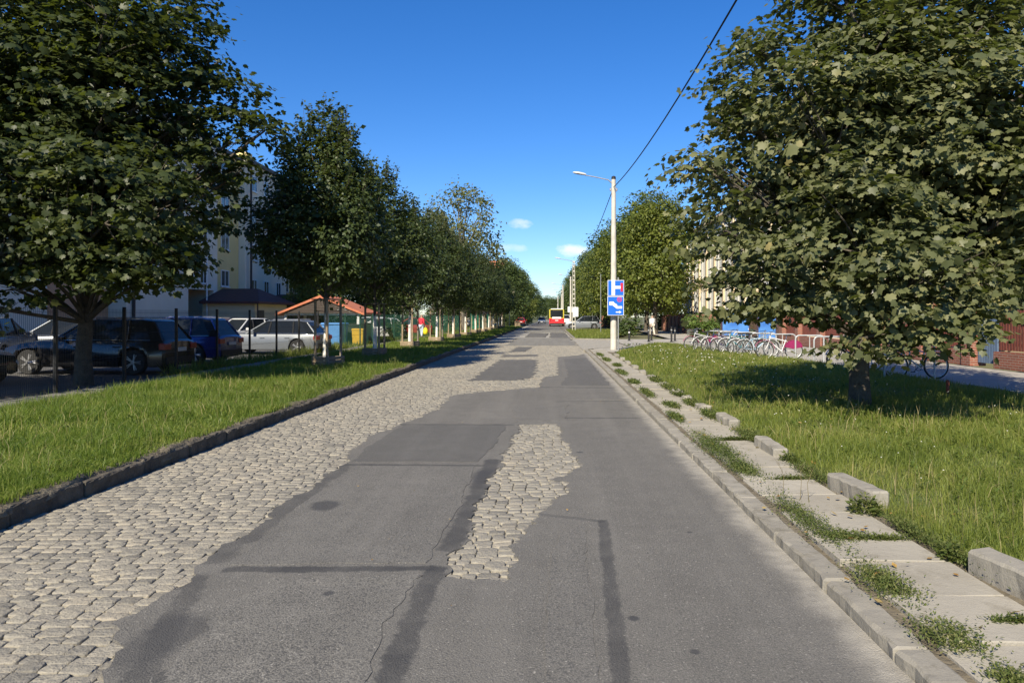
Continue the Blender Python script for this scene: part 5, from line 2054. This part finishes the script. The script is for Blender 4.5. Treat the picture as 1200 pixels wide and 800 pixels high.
car((-5.6, 143, 0.02), math.pi * .5, P_RED, 'small red car parked at the kerb beyond the wooden rail', 4.2, 1.75, 1.5, 'hatch', 'cars near the bus', r=.32)
car((-2.0, 172, .05), math.pi * 1.5, P_GREY, 'dark car driving up far along the street', 4.3, 1.78, 1.5, 'hatch', 'cars near the bus', r=.32)
car((3.2, 150, .05), math.pi * .5, P_WHITE, 'white vehicle ahead of the red bus', 4.8, 1.9, 2.0, 'suv', 'cars near the bus', r=.34)

# --- city bus seen from behind
BUS_R = pm('bus_red', (.58, .03, .035), (.52, .025, .03), 2, .35, world=False, coat=.4)
BUS_Y = pm('bus_yellow', (.55, .46, .05), (.50, .42, .045), 2, .35, world=False, coat=.4)
bus = empty('city_bus', (1.05, 124, .036))
W2 = 1.26
m = MB()
m.bevbox(0, 5.5, .82, 2 * W2, 11.0, 1.04, .02)
m.build('lower_body', BUS_R, bus)
m = MB()
m.bevbox(0, 5.5, 2.1, 2 * W2 - .03, 10.9, 1.5, .12)
m.build('upper_body', BUS_Y, bus)
MB().box(0, 5.5, 2.93, 2.0, 9.5, .12, 0, .95).build('roof_unit', M_WHITEF, bus)
MB().box(0, .045, 2.13, 2.1, .06, 1.30).build('rear_window', M_CGL, bus)
MB().box(0, .005, 2.62, 1.3, .02, .2).build('destination_display', M_BLKPL, bus)
MB().box(0, -.025, 1.42, 1.5, .05, .32).build('engine_grille', M_WHITEF, bus)
MB().box(0, -.03, .98, .52, .03, .12).build('number_plate', M_PLATE, bus)
for s in (-1, 1):
    MB().box(s * 1.1, -.03, 1.05, .16, .06, .45).build('tail_light', M_TAIL, bus)
    MB().box(s * 1.15, .03, 2.2, .14, .05, 1.1).build('corner_trim', BUS_Y, bus)
    for k in range(5):
        MB().box(s * (W2 + .0), 1.3 + k * 2.05, 2.05, .05, 1.8, .95).build('side_window', M_CGL, bus)
    for yy in (2.6, 8.4):
        ty, ri = wheel_meshes(.48)
        w = empty('wheel', (s * (W2 - .13), yy, .48), R(90) if s > 0 else R(-90))
        w.parent = bus
        link('tyre', ty, w)
        link('rim', ri, w)
MB().box(0, -.02, .42, 2 * W2 - .1, .1, .22).build('bumper', M_BLKPL, bus)
tag(bus, 'red and yellow city bus seen from behind on the far road', 'bus')

# ================================================================ LAMP POSTS, WIRE, SIGNS
t = NT('pole_concrete')
P = t.objco()
t.color(t.mix(t.maprange(t.noise(P, 3, 5), .4, .7), (.55, .52, .45), (.42, .395, .34)))
t.rough(.9)
t.bump(t.noise(P, 35, 4), .4, .01)
M_POLE = t.m
M_STEEL = pm('galvanised_steel', (.42, .43, .43), (.33, .34, .34), 8, .45, metal=.6)
M_LAMPH = pm('lamp_head_grey', (.55, .56, .56), (.48, .49, .49), 6, .4)


def lamp_post(x, y, H, label, lattice=False, arm=1.35, r0=.155, r1=.10, head=True):
    root = empty('lamp_post', (x, y, .06))
    if lattice:
        m = MB()
        for s in (-1, 1):
            m.add([(s * .155 - .03, -.06, -.1), (s * .155 + .03, -.06, -.1), (s * .155 + .03, .06, -.1), (s * .155 - .03, .06, -.1),
                   (s * .085 - .025, -.05, H), (s * .085 + .025, -.05, H), (s * .085 + .025, .05, H), (s * .085 - .025, .05, H)],
                  [(0, 3, 2, 1), (4, 5, 6, 7), (0, 1, 5, 4), (1, 2, 6, 5), (2, 3, 7, 6), (3, 0, 4, 7)])
        k = 0
        while k * .5 < H:
            z = k * .5
            w = .155 + (.085 - .155) * z / H
            m.box(0, 0, z + .06, 2 * w - .04, .09, .13)
            k += 1
        m.build('pole', M_POLE, root)
    else:
        MB().tube([(0, 0, -.1), (0, 0, H * .5), (0, 0, H)], [r0, (r0 + r1) / 2, r1], 16).build('pole', M_POLE, root, 50)
        MB().lathe([(r1 * 1.05, 0), (r1 * 1.05, .12), (r1 * .5, .16)], (0, 0, H + .003), 'z', 12).build('cap', M_BLKPL, root, 40)
    m = MB()
    m.tube([(0, 0, H - .25), (-.25, 0, H - .02), (-arm * .6, -.02, H + .10), (-arm, -.03, H + .2)], [.03, .03, .026, .024], 8)
    m.build('arm', M_STEEL, root, 60)
    # cobra head luminaire
    m = MB()
    secs = [(0, .04, .05), (-.12, .09, .075), (-.36, .125, .085), (-.55, .09, .06), (-.62, .03, .03)]
    vs, fs = [], []
    for (dx, w, h) in secs:
        for a in range(10):
            q = 2 * math.pi * a / 10
            zz = math.sin(q) * h
            vs.append((-arm + .05 + dx, -.03 + math.cos(q) * w, H + .22 - dx * .16 + (zz if zz > 0 else zz * .6)))
    for i in range(len(secs) - 1):
        for a in range(10):
            b = (a + 1) % 10
            fs.append((i * 10 + a, i * 10 + b, (i + 1) * 10 + b, (i + 1) * 10 + a))
    m.add(vs, fs)
    m.build('lamp_head', M_LAMPH, root, 60)
    m = MB().tube([(-.16, 0, H - .55), (.16, 0, H - .55)], .02, 6)
    for s in (-1, 1):
        m.lathe([(.028, 0), (.045, .04), (.03, .09), (.04, .13)], (s * .15, 0, H - .53), 'z', 10)
    m.build('insulator_bracket', M_STEEL, root)
    tag(root, label, 'lamp post', 'street lamps along the footway')
    return root


lamp_post(2.98, 35, 8.05, 'round concrete lamp post carrying the two blue traffic signs')
lamp_post(2.55, 81, 7.7, 'lattice concrete lamp post standing by the silver car', True, 1.5)
lamp_post(2.85, 104, 7.2, 'plain concrete lamp post just behind the lattice post', False, 1.2)
lamp_post(2.3, 136, 7.4, 'concrete lamp post beyond the bus, first in the far run', False, 1.5)
lamp_post(2.4, 160, 7.2, 'concrete lamp post beyond the bus, second in the far run', False, 1.5)
lamp_post(1.9, 188, 6.8, 'concrete lamp post beyond the bus, last in the far run', False, 1.5)
lamp_post(3.05, -7, 8.05, 'concrete lamp post at the footway end holding the last span of overhead cable')

m = MB()
PTS = [(3.05, -7, 7.7), (2.98, 35, 7.75), (2.55, 81, 7.3), (2.85, 104, 6.9), (2.3, 136, 7.0), (2.4, 160, 6.9), (1.9, 188, 6.5)]
for a, b, sag in zip(PTS[:-1], PTS[1:], (.95, .9, .4, .5, .4, .4)):
    a, b = Vector(a), Vector(b)
    pts = []
    for i in range(25):
        u = i / 24
        p = a.lerp(b, u)
        p.z -= sag * 4 * u * (1 - u)
        pts.append(p)
    m.tube(pts, .019, 6, False)
tag(m.build('overhead_cable', pm('cable_black', (.015, .015, .016)), smooth=60), 'black overhead cable sagging between the concrete lamp posts', 'cable')

# --- pair of blue signs on a steel post in front of the lamp post
S_BLUE = pm('sign_blue', (.012, .13, .62), (.012, .12, .57), 3, .4, world=False)
S_WHITE = pm('sign_white', (.80, .80, .80), (.76, .76, .76), 3, .4, world=False)
S_RED = pm('sign_red', (.62, .03, .05), (.56, .025, .045), 3, .4, world=False)
sg = empty('traffic_sign', (3.05, 34.6, .08))
MB().tube([(.12, .08, -.1), (.12, .08, 3.4)], .035, 10).build('post', M_STEEL, sg, 60)


def rect_plate(parent, x0, x1, z0, z1, name, mat, y, t_=.012):
    return MB().bbox(x0, x1, y, y + t_, z0, z1).build(name, mat, parent)


def flat(parent, pts, y, name, mat):
    """flat printed symbol, a 3 mm raised sheet"""
    n = len(pts)
    m = MB()
    m.add([(x, y, z) for x, z in pts] + [(x, y + .003, z) for x, z in pts],
          [tuple(range(n)), tuple(range(2 * n - 1, n - 1, -1))] + [(i, (i + 1) % n, n + (i + 1) % n, n + i) for i in range(n)])
    return m.build(name, mat, parent)


def circ(cx, cz, r, n=28):
    return [(cx + r * math.cos(2 * math.pi * k / n), cz + r * math.sin(2 * math.pi * k / n)) for k in range(n)]


def circle_ring(parent, cx, cz, r0, r1, y, name, mat, n=28):
    m = MB()
    vs = [(x, y, z) for x, z in circ(cx, cz, r0, n)] + [(x, y, z) for x, z in circ(cx, cz, r1, n)]
    m.add(vs, [(i, (i + 1) % n, n + (i + 1) % n, n + i) for i in range(n)])
    return m.build(name, mat, parent)


ZT0, ZT1 = 2.54, 3.27
up = rect_plate(sg, -.38, .38, ZT0, ZT1, 'upper_plate', S_WHITE, .0)
rect_plate(up, -.36, .36, ZT0 + .02, ZT1 - .02, 'blue_field', S_BLUE, -.005, .004)
flat(up, [(-.20, ZT0 + .02), (-.04, ZT0 + .02), (-.04, ZT1 - .02), (-.20, ZT1 - .02)], -.010, 'white_road_symbol', S_WHITE)
flat(up, [(-.04, ZT0 + .33), (.22, ZT0 + .33), (.22, ZT0 + .46), (-.04, ZT0 + .46)], -.010, 'white_branch_symbol', S_WHITE)
flat(up, [(.22, ZT0 + .20), (.33, ZT0 + .20), (.33, ZT1 - .13), (.22, ZT1 - .13)], -.014, 'red_bar_symbol', S_RED)
ZL0, ZL1 = 1.63, 2.515
lp = rect_plate(sg, -.39, .37, ZL0, ZL1, 'lower_plate', S_WHITE, .0)
rect_plate(lp, -.37, .35, ZL0 + .02, ZL1 - .02, 'blue_field', S_BLUE, -.005, .004)
flat(lp, [(-.30, 2.27), (-.10, 2.27), (-.10, 2.23), (.06, 2.13), (.06, 2.06), (.29, 2.06), (.29, 1.95), (.04, 1.95), (-.16, 2.10), (-.30, 2.10)], -.010, 'tow_truck_symbol', S_WHITE)
flat(lp, [(.0, 1.76), (.16, 1.76), (.16, 1.72), (.26, 1.785), (.16, 1.85), (.16, 1.81), (.0, 1.81)], -.010, 'arrow_symbol', S_WHITE)
circle_ring(lp, .17, 2.37, .085, .115, -.010, 'red_ring_symbol', S_RED)
for s in (-1, 1):
    flat(lp, [(.17 - .07, 2.37 - s * .055), (.17 - .055, 2.37 - s * .07), (.17 + .07, 2.37 + s * .055), (.17 + .055, 2.37 + s * .07)], -.010 - .004 * (s > 0), 'red_cross_symbol', S_RED)
tag(sg, 'pair of square blue traffic signs with white symbols in front of the lamp post', 'traffic sign')


def small_sign(x, y, H, shape, label, col=None, w=.7):
    root = empty('road_sign', (x, y, .06))
    MB().tube([(0, 0, -.1), (0, 0, H)], .035, 8).build('post', M_STEEL, root)
    y_ = -.06
    if shape == 'round':
        b = flat(root, circ(0, H - .35, .38), y_, 'plate', S_WHITE if col is None else col)
    elif shape == 'tri':
        b = flat(root, [(-.5, H - .05), (.5, H - .05), (0, H - .9)], y_, 'plate', S_RED)
        flat(b, [(-.33, H - .15), (.33, H - .15), (0, H - .7)], y_ - .006, 'white_field', S_WHITE)
    elif shape == 'plates':
        for k in range(3):
            flat(root, [(-.1, H - .1 - k * .32), (.75, H - .1 - k * .32), (.75, H - .36 - k * .32), (-.1, H - .36 - k * .32)], y_, 'name_plate', col)
    elif shape == 'box':
        MB().bevbox(0, -.12, H - .5, .55, .2, 1.0, .03).build('box', S_WHITE, root)
    elif shape == 'rect':
        flat(root, [(-w / 2, H), (w / 2, H), (w / 2, H - .9), (-w / 2, H - .9)], y_, 'plate', col or S_WHITE)
    tag(root, label, 'sign')


small_sign(2.7, 79.5, 2.6, 'box', 'white control box on a post against the lattice lamp post')
small_sign(5.6, 99.2, 3.0, 'round', 'round white road sign behind the silver off-road car')
small_sign(-5.7, 103, 5.2, 'plates', 'sign post with stacked pale name plates where the staked row ends', pm('plate_cream', (.55, .50, .38)))
small_sign(-4.9, 132, 3.6, 'tri', 'red and white triangular warning sign beyond the wooden rail')
small_sign(4.75, 70, 5.6, 'none', 'bare grey steel pole on the grass island')
small_sign(5.6, 66, 5.6, 'none', 'bare grey steel pole below the yellow green lime')
small_sign(3.6, 120, 3.2, 'rect', 'white rectangular board beside the rear of the bus', S_WHITE, 1.6)

# wooden rail at the far left verge
rl = empty('wooden_rail', (-5.1, 108, .1))
for k in range(4):
    MB().box(.12 * k, k * 2.2, .45, .14, .14, .9).build('post', M_STAKE, rl)
MB().box(.18, 3.3, .8, .08, 7.0, .12, -.055).build('rail', M_STAKE, rl)
tag(rl, 'low wooden rail where the staked row of trees ends', 'railing')

# --- bollards across the closed side street
for i, (x, y, h) in enumerate(((5.2, 49, .78), (6.25, 47.2, .95), (6.75, 49.6, .9), (7.6, 46.6, .98), (8.15, 48.6, .9), (8.25, 41.8, .98))):
    root = empty('bollard', (x, y, .06))
    MB().lathe([(.065, -.05), (.06, .02), (.06, h - .12), (.055, h - .11), (.055, h - .08), (.066, h - .07), (.066, h - .02), (.03, h)], (0, 0, 0), 'z', 14).build('shaft', M_FBLK, root, 40)
    MB().lathe([(.11, -.02), (.11, .03), (.068, .06)], (0, 0, 0), 'z', 14).build('base', M_FBLK, root, 40)
    MB().lathe([(.0605, 0), (.0625, .004), (.0625, .06), (.0605, .064)], (0, 0, h - .26), 'z', 14).build('band', S_WHITE if i == 0 else M_STEEL, root, 40)
    tag(root, ['short dark bollard standing alone at the kerb of the side street', 'dark bollard directly behind the grass in front of the walking person', 'dark bollard beside the walking person',
               'dark bollard nearer the lawn, one of a pair beside the round shrub', 'dark bollard nearer the panel fence, one of a pair beside the round shrub', 'dark bollard by the round shrub near the bicycles'][i], 'bollard', 'bollards across the paved crossing')

# ================================================================ BICYCLES AND RACKS
M_GALV = pm('rack_galvanised', (.45, .46, .46), (.37, .38, .38), 9, .5, metal=.2)
HOOPS = [(9.0, 18.6, 1.25), (9.35, 21.6, 1.1), (9.2, 24.5, 1.0), (9.15, 26.2, 1.0), (8.75, 28.0, 1.0), (8.5, 29.6, 1.0), (8.2, 31.2, 1.0), (7.95, 32.8, 1.0), (7.8, 34.4, 1.0)]
for i, (x, y, w) in enumerate(HOOPS):
    root = empty('bike_rack', (x, y, .06))
    h, r = .93, .14
    pts = [(-w / 2, 0, -.03), (-w / 2, 0, h - r)]
    for k in range(1, 6):
        a = math.pi - k * math.pi / 10
        pts.append((-w / 2 + r + r * math.cos(a), 0, h - r + r * math.sin(a)))
    for k in range(0, 6):
        a = math.pi / 2 - k * math.pi / 10
        pts.append((w / 2 - r + r * math.cos(a), 0, h - r + r * math.sin(a)))
    pts.append((w / 2, 0, -.03))
    MB().tube(pts, .027, 10).build('hoop', M_GALV, root, 60)
    MB().tube([(0, 0, 0), (0, 0, h)], .018, 8).build('upright', M_GALV, root, 60)
    for s in (-1, 1):
        MB().lathe([(.075, -.01), (.075, .012), (.03, .016)], (s * w / 2, 0, .0), 'z', 12).build('foot_plate', M_GALV, root)
    tag(root, 'galvanised bicycle hoop, %s of the line counted from the blue gate towards the shrub' % ORDN[i], 'bike rack', 'bicycle hoops beside the lawn')

t = NT('bike_wheel_rubber')
M_SADDLE = pm('saddle_black', (.02, .02, .02), (.03, .03, .03), 9, .6)


def bike_meshes():
    R_ = .34
    ty = MB().ring((0, 0, 0), R_ - .02, .02, 'y', 30, 6).mesh('tyre', M_RUB, 60)
    m = MB().ring((0, 0, 0), R_ - .05, .012, 'y', 28, 5)
    for k in range(16):
        a = 2 * math.pi * k / 16
        m.tube([(0, .02 * (-1) ** k, 0), (math.cos(a) * (R_ - .05), 0, math.sin(a) * (R_ - .05))], .0028, 3, False)
    m.lathe([(.02, -.04), (.025, -.03), (.025, .03), (.02, .04)], (0, 0, 0), 'y', 10)
    ri = m.mesh('spokes', M_STEEL, 60)
    return ty, ri


BTY, BRI = bike_meshes()


def bicycle(x, y, rz, lean, col, label, guard=None, basket=False):
    root = empty('bicycle', (x, y, .06), rz)
    root.rotation_euler = (lean, 0, rz)
    mt = pm('bike_' + label.split()[0], col, tuple(c * .9 for c in col), 4, .35, metal=.1, world=False)
    rw, fw, bb = Vector((-.52, 0, .34)), Vector((.54, 0, .34)), Vector((-.08, 0, .30))
    sc, st = Vector((-.24, 0, .72)), Vector((-.28, 0, .88))
    h0, h1 = Vector((.34, 0, .82)), Vector((.37, 0, .68))
    m = MB()
    for a, b, r in ((bb, sc, .018), (sc + Vector((.01, 0, -.04)), h0, .018), (bb, h1, .021), (bb, rw, .011), (sc, rw, .010), (h0 + Vector((-.02, 0, .05)), h1 + Vector((.01, 0, -.04)), .022)):
        m.tube([a, b], r, 7)
    m.build('frame', mt, root, 60)
    MB().tube([h1, Vector((.44, 0, .50)), fw], [.02, .014, .010], 7).build('fork', mt, root, 60)
    m = MB().tube([h0, Vector((.31, 0, 1.0))], .014, 6)
    m.tube([(.18, -.30, 1.02), (.26, -.26, 1.04), (.33, -.1, 1.02), (.33, .1, 1.02), (.26, .26, 1.04), (.18, .30, 1.02)], .012, 6)
    m.build('handlebar', M_CHROME, root, 60)
    m = MB().tube([sc, st], .013, 6)
    m.build('seat_post', M_CHROME, root, 60)
    m = MB()
    vs, fs = [], []
    sec = [(-.15, .085, .03), (-.08, .09, .035), (.0, .05, .03), (.12, .02, .02)]
    for (dx, w, h) in sec:
        for a in range(8):
            q = 2 * math.pi * a / 8
            vs.append((st.x + dx, math.cos(q) * w, st.z + .02 + math.sin(q) * h))
    for i in range(3):
        for a in range(8):
            b = (a + 1) % 8
            fs.append((i * 8 + a, i * 8 + b, i * 8 + 8 + b, i * 8 + 8 + a))
    fs += [tuple(range(8)), tuple(range(24, 32))]
    m.add(vs, fs)
    m.build('saddle', M_SADDLE, root, 60)
    m = MB().ring((bb.x, -.045, bb.z), .085, .006, 'y', 16, 4)
    m.tube([(bb.x, -.06, bb.z), (bb.x + .12, -.07, bb.z - .12)], .009, 5).tube([(bb.x, .06, bb.z), (bb.x - .12, .07, bb.z + .12)], .009, 5)
    m.box(bb.x + .12, -.11, bb.z - .12, .09, .09, .02).box(bb.x - .12, .11, bb.z + .12, .09, .09, .02)
    m.tube([(bb.x, -.045, bb.z + .085), (rw.x, -.045, rw.z + .035)], .004, 4).tube([(bb.x, -.045, bb.z - .085), (rw.x, -.045, rw.z - .035)], .004, 4)
    m.build('crankset', M_BLKPL, root)
    for c in (rw, fw):
        w = empty('wheel', c)
        w.parent = root
        link('tyre', BTY, w)
        link('spokes', BRI, w)
        m = MB()
        arc = []
        for k in range(11):
            a = R(20 + k * 15) if c is fw else R(-5 + k * 15)
            arc.append((c.x + math.cos(a) * .375, 0, c.z + math.sin(a) * .375))
        for sgn in (-1, 1):
            m.tube([(p[0], sgn * .018, p[2]) for p in arc], .012, 5)
        m.build('mudguard', pm('guard_' + (guard or 'steel'), (.24, .015, .08) if guard == 'magenta' else (.6, .6, .6), None, 4, .4), root, 60)
    if guard == 'magenta':
        vs = [(rw.x, .035, rw.z + .05)] + [(rw.x + math.cos(R(20 + k * 14)) * .36, .035, rw.z + math.sin(R(20 + k * 14)) * .36) for k in range(11)]
        MB().add(vs, [(0, k, k + 1) for k in range(1, 11)]).build('skirt_guard', pm('guard_magenta', (.24, .015, .08)), root)
        vs = [(a, -b, c) for a, b, c in vs]
        MB().add(vs, [(0, k, k + 1) for k in range(1, 11)]).build('skirt_guard', pm('guard_magenta', (.24, .015, .08)), root)
    if basket:
        m = MB()
        for z in (.78, .86, .94, 1.0):
            m.tube([(.40, -.16, z), (.66, -.16, z), (.66, .16, z), (.40, .16, z), (.40, -.16, z)], .006, 4)
        for a in (-.16, -.05, .05, .16):
            m.tube([(.66, a, .78), (.66, a, 1.0)], .005, 4)
            m.tube([(.40, a, .78), (.66, a, .78)], .005, 4)
        m.build('basket', M_STEEL, root)
    tag(root, label, 'bicycle', 'bicycles parked at the hoops')


BIKES = [(9.35, 18.95, math.pi + .05, .06, (.55, .56, .56), 'silver bicycle standing alone behind the maple trunk', None, False),
         (9.0, 21.9, math.pi, -.05, (.03, .03, .035), 'black bicycle half hidden behind the maple trunk', None, False),
         (8.55, 27.7, math.pi * .98, .06, (.75, .75, .74), 'white hire bicycle with magenta rear wheel guard next to an empty hoop', 'magenta', True),
         (8.15, 29.2, .04, -.06, (.35, .50, .62), 'pale blue bicycle leaning on a hoop', None, False),
         (8.0, 30.0, .02, .07, (.04, .05, .06), 'charcoal bicycle between the pale blue and the teal one', None, False),
         (7.85, 30.9, math.pi, .05, (.03, .20, .24), 'teal bicycle in the thick of the bicycle row', None, True),
         (7.65, 31.6, .0, -.05, (.45, .46, .47), 'grey bicycle between the teal and the navy one', None, False),
         (7.45, 32.4, math.pi, -.04, (.02, .03, .12), 'navy bicycle near the round shrub', None, False),
         (7.25, 33.4, .06, .05, (.12, .12, .12), 'dark grey bicycle beside the outermost white hire bicycle', None, False),
         (7.0, 34.2, math.pi * 1.03, .05, (.72, .72, .71), 'creamy hire bicycle with magenta rear guard at the outer end of the row', 'magenta', True)]
for b in BIKES:
    bicycle(*b)

# blue notice boards behind the bicycles
t = NT('notice_blue')
P = t.objco()
v = t.n('ShaderNodeTexVoronoi')
t.t.links.new(P, v.inputs['Vector'])
v.inputs['Scale'].default_value = 3.2
t.color(t.mix(t.maprange(v.outputs['Distance'], .12, .2, .85, 0), t.ramp(t.noise(P, 1.2, 3), [(.35, (.03, .13, .42)), (.7, (.09, .26, .58))]), (.7, .75, .8)))
t.rough(.5)
M_NOTICE = t.m
for (x, y, w, lb) in ((10.6, 42.5, 1.5, 'wide blue notice board behind the bicycles beside the round shrub'), (12.1, 41.5, .95, 'narrow tall blue notice board next to the brick pillar')):
    root = empty('notice_board', (x, y, .06))
    tall = w < 1.2
    for s in (-1, 1):
        MB().box(s * (w / 2 + .04), 0, 1.0 + .25 * tall, .08, .08, 2.0 + .5 * tall).build('post', pm('board_post', (.05, .03, .05)), root)
    MB().box(0, 0, 1.15 + .3 * tall, w - .004, .05, 1.25 + .9 * tall).build('panel', M_NOTICE, root)
    tag(root, lb, 'notice board')

# short red stub post in the right lawn
m = MB().tube([(0, 0, -.05), (0, 0, .28)], [.035, .03], 8)
m.lathe([(.034, 0), (.03, .03), (.01, .045)], (0, 0, .28), 'z', 8)
tag(m.build('marker_post', pm('marker_red', (.30, .07, .04)), loc=(7.6, 14.2, .12)), 'short reddish marker stub in the shade of the maple on the lawn', 'post')


# ================================================================ PEOPLE
def person(loc, rz, joints, parts_mats, label, s=1.0):
    """body is one skinned surface; hair, jacket, trousers, bag are children. joints: dict of points"""
    root = empty('person', loc, rz)
    root.scale = (s, s, s)
    SKIN = pm('skin', (.50, .30, .21), (.44, .26, .18), 6, .6)

    def skin(name, verts, edges, radii, mat, par):
        me = bpy.data.meshes.new(name)
        me.from_pydata(verts, edges, [])
        o = link(name, me, par)
        md = o.modifiers.new('skin', 'SKIN')
        for i, r in enumerate(radii):
            sv = me.skin_vertices[0].data[i]
            sv.radius = (r, r) if isinstance(r, float) else r
            sv.use_root = (i == 0)
        ss = o.modifiers.new('subsurf', 'SUBSURF')
        ss.levels = ss.render_levels = 2
        me.materials.append(mat)
        return o
    J = joints
    V = [J['pelvis'], J['waist'], J['chest'], J['neck'], J['chin'], J['head'], J['crown']]
    Rr = [(.15, .11), (.13, .10), (.17, .11), .055, .07, .10, .075]
    E_ = [(0, 1), (1, 2), (2, 3), (3, 4), (4, 5), (5, 6)]
    for sd in ('l', 'r'):
        b = len(V)
        V += [J['sh_' + sd], J['el_' + sd], J['wr_' + sd], J['ha_' + sd]]
        Rr += [.06, .042, .03, .038]
        E_ += [(2, b), (b, b + 1), (b + 1, b + 2), (b + 2, b + 3)]
        # fingers
        hv = Vector(J['ha_' + sd])
        for k, (dx, dl) in enumerate(((-.03, .05), (-.01, .07), (.012, .072), (.03, .06))):
            V.append((hv.x + dx, hv.y + .01, hv.z - dl))
            Rr.append(.009)
            E_.append((b + 3, len(V) - 1))
        V.append((hv.x, hv.y + .045, hv.z - .025))
        Rr.append(.010)
        E_.append((b + 3, len(V) - 1))
        b = len(V)
        V += [J['hip_' + sd], J['kn_' + sd], J['an_' + sd], J['toe_' + sd]]
        Rr += [.095, .062, .042, .035]
        E_ += [(0, b), (b, b + 1), (b + 1, b + 2), (b + 2, b + 3)]
    body = skin('body', [tuple(v) for v in V], E_, Rr, SKIN, root)
    # clothing: skinned shells slightly larger
    top, trou, hair, shoe, bag = parts_mats
    V2 = [J['waist_lo'], J['waist'], J['chest'], J['collar']]
    E2 = [(0, 1), (1, 2), (2, 3)]
    R2 = [(.17, .13), (.155, .125), (.19, .135), .075]
    for sd in ('l', 'r'):
        b = len(V2)
        V2 += [J['sh_' + sd], J['el_' + sd], tuple(Vector(J['el_' + sd]).lerp(Vector(J['wr_' + sd]), .9))]
        R2 += [.075, .055, .045]
        E2 += [(2, b), (b, b + 1), (b + 1, b + 2)]
    skin('jacket', [tuple(v) for v in V2], E2, R2, top, root)
    V3 = [J['pelvis']]
    E3, R3 = [], [(.165, .125)]
    for sd in ('l', 'r'):
        b = len(V3)
        V3 += [J['hip_' + sd], J['kn_' + sd], J['an_' + sd]]
        R3 += [.11, .078, .062]
        E3 += [(0, b), (b, b + 1), (b + 1, b + 2)]
    skin('trousers', [tuple(v) for v in V3], E3, R3, trou, root)
    h, c = Vector(J['head']), Vector(J['crown'])
    skin('hair', [tuple(h + Vector((0, -.02, .02))), tuple(c + Vector((0, -.01, .0)))], [(0, 1)], [.112, .085], hair, root)
    for sd in ('l', 'r'):
        a, tt = Vector(J['an_' + sd]), Vector(J['toe_' + sd])
        skin('shoe', [(a.x, a.y - .05, .045), (tt.x, tt.y + .03, .04)], [(0, 1)], [.05, .042], shoe, root)
    # face: nose and eyes on +y side
    MB().tube([h + Vector((0, .095, .0)), h + Vector((0, .125, -.03))], [.008, .014], 6).build('nose', SKIN, root)
    for sx_ in (-.035, .035):
        MB().lathe([(.004, -.004), (.011, 0), (.004, .004)], h + Vector((sx_, .094, .02)), 'y', 8).build('eye', M_BLKPL, root)
    tag(root, label, 'person')
    return root


def walk(stride=.22, arm=.15):
    return dict(pelvis=(0, 0, .93), waist_lo=(0, 0, .90), waist=(0, 0, 1.08), chest=(0, .01, 1.33), collar=(0, .01, 1.46), neck=(0, .01, 1.47), chin=(0, .02, 1.53), head=(0, .02, 1.60), crown=(0, .01, 1.69),
                sh_l=(-.19, 0, 1.38), el_l=(-.24, -.06 - arm * .3, 1.10), wr_l=(-.24, .04 - arm, .88), ha_l=(-.24, .06 - arm, .80),
                sh_r=(.19, 0, 1.38), el_r=(.24, -.04 + arm * .3, 1.10), wr_r=(.24, .08 + arm, .90), ha_r=(.24, .11 + arm, .82),
                hip_l=(-.10, 0, .88), kn_l=(-.10, stride * .6, .49), an_l=(-.10, stride, .08), toe_l=(-.10, stride + .16, .04),
                hip_r=(.10, 0, .88), kn_r=(.10, -stride * .15, .49), an_r=(.10, -stride, .10), toe_r=(.10, -stride + .15, .04))


C_WHITE = pm('cloth_white', (.72, .71, .68), (.64, .63, .60), 6, .85)
C_BEIGE = pm('cloth_beige', (.62, .56, .46), (.54, .49, .40), 6, .85)
C_RED = pm('cloth_red', (.60, .035, .06), (.50, .03, .05), 6, .85)
C_BLUE = pm('cloth_blue', (.10, .12, .34), (.08, .10, .28), 6, .85)
C_LB = pm('cloth_pale_blue', (.45, .52, .62), (.38, .44, .54), 6, .85)
C_YEL = pm('bag_yellow', (.80, .66, .02), (.72, .58, .02), 5, .6)
HAIR_G = pm('hair_grey', (.42, .36, .28), (.32, .27, .20), 12, .8)
HAIR_B = pm('hair_brown', (.10, .06, .035), (.07, .045, .025), 12, .8)
person((8.45, 61.5, .07), .25, walk(), (C_WHITE, C_BEIGE, HAIR_G, M_BLKPL, None), 'person in white top and pale trousers walking away with a black shoulder bag')
m = MB()
m.bevbox(0, 0, -.18, .13, .32, .36, .04)
m.tube([(0, -.13, -.02), (-.12, -.08, .35), (-.2, .0, .50), (-.12, .08, .35), (0, .13, -.02)], .014, 6)
tag(m.build('shoulder_bag', M_BLKPL, None, None, (8.75, 61.4, 1.05)), 'black shoulder bag hanging at the hip of the person in white', 'bag')
person((-9.55, 55, .10), -.5, walk(.12, .05), (C_RED, C_LB, HAIR_G, M_BLKPL, None), 'person in a red jacket and pale blue trousers on the footpath by the green fence')
bg = MB()
bg.lathe([(.10, -.52), (.17, -.46), (.185, -.2), (.10, -.06), (.02, 0)], (0, 0, 0), 'z', 12)
tag(bg.build('carrier_bag', C_YEL, None, 60, (-9.24, 54.95, .86)), 'yellow carrier bag held by the person in the red jacket', 'bag')
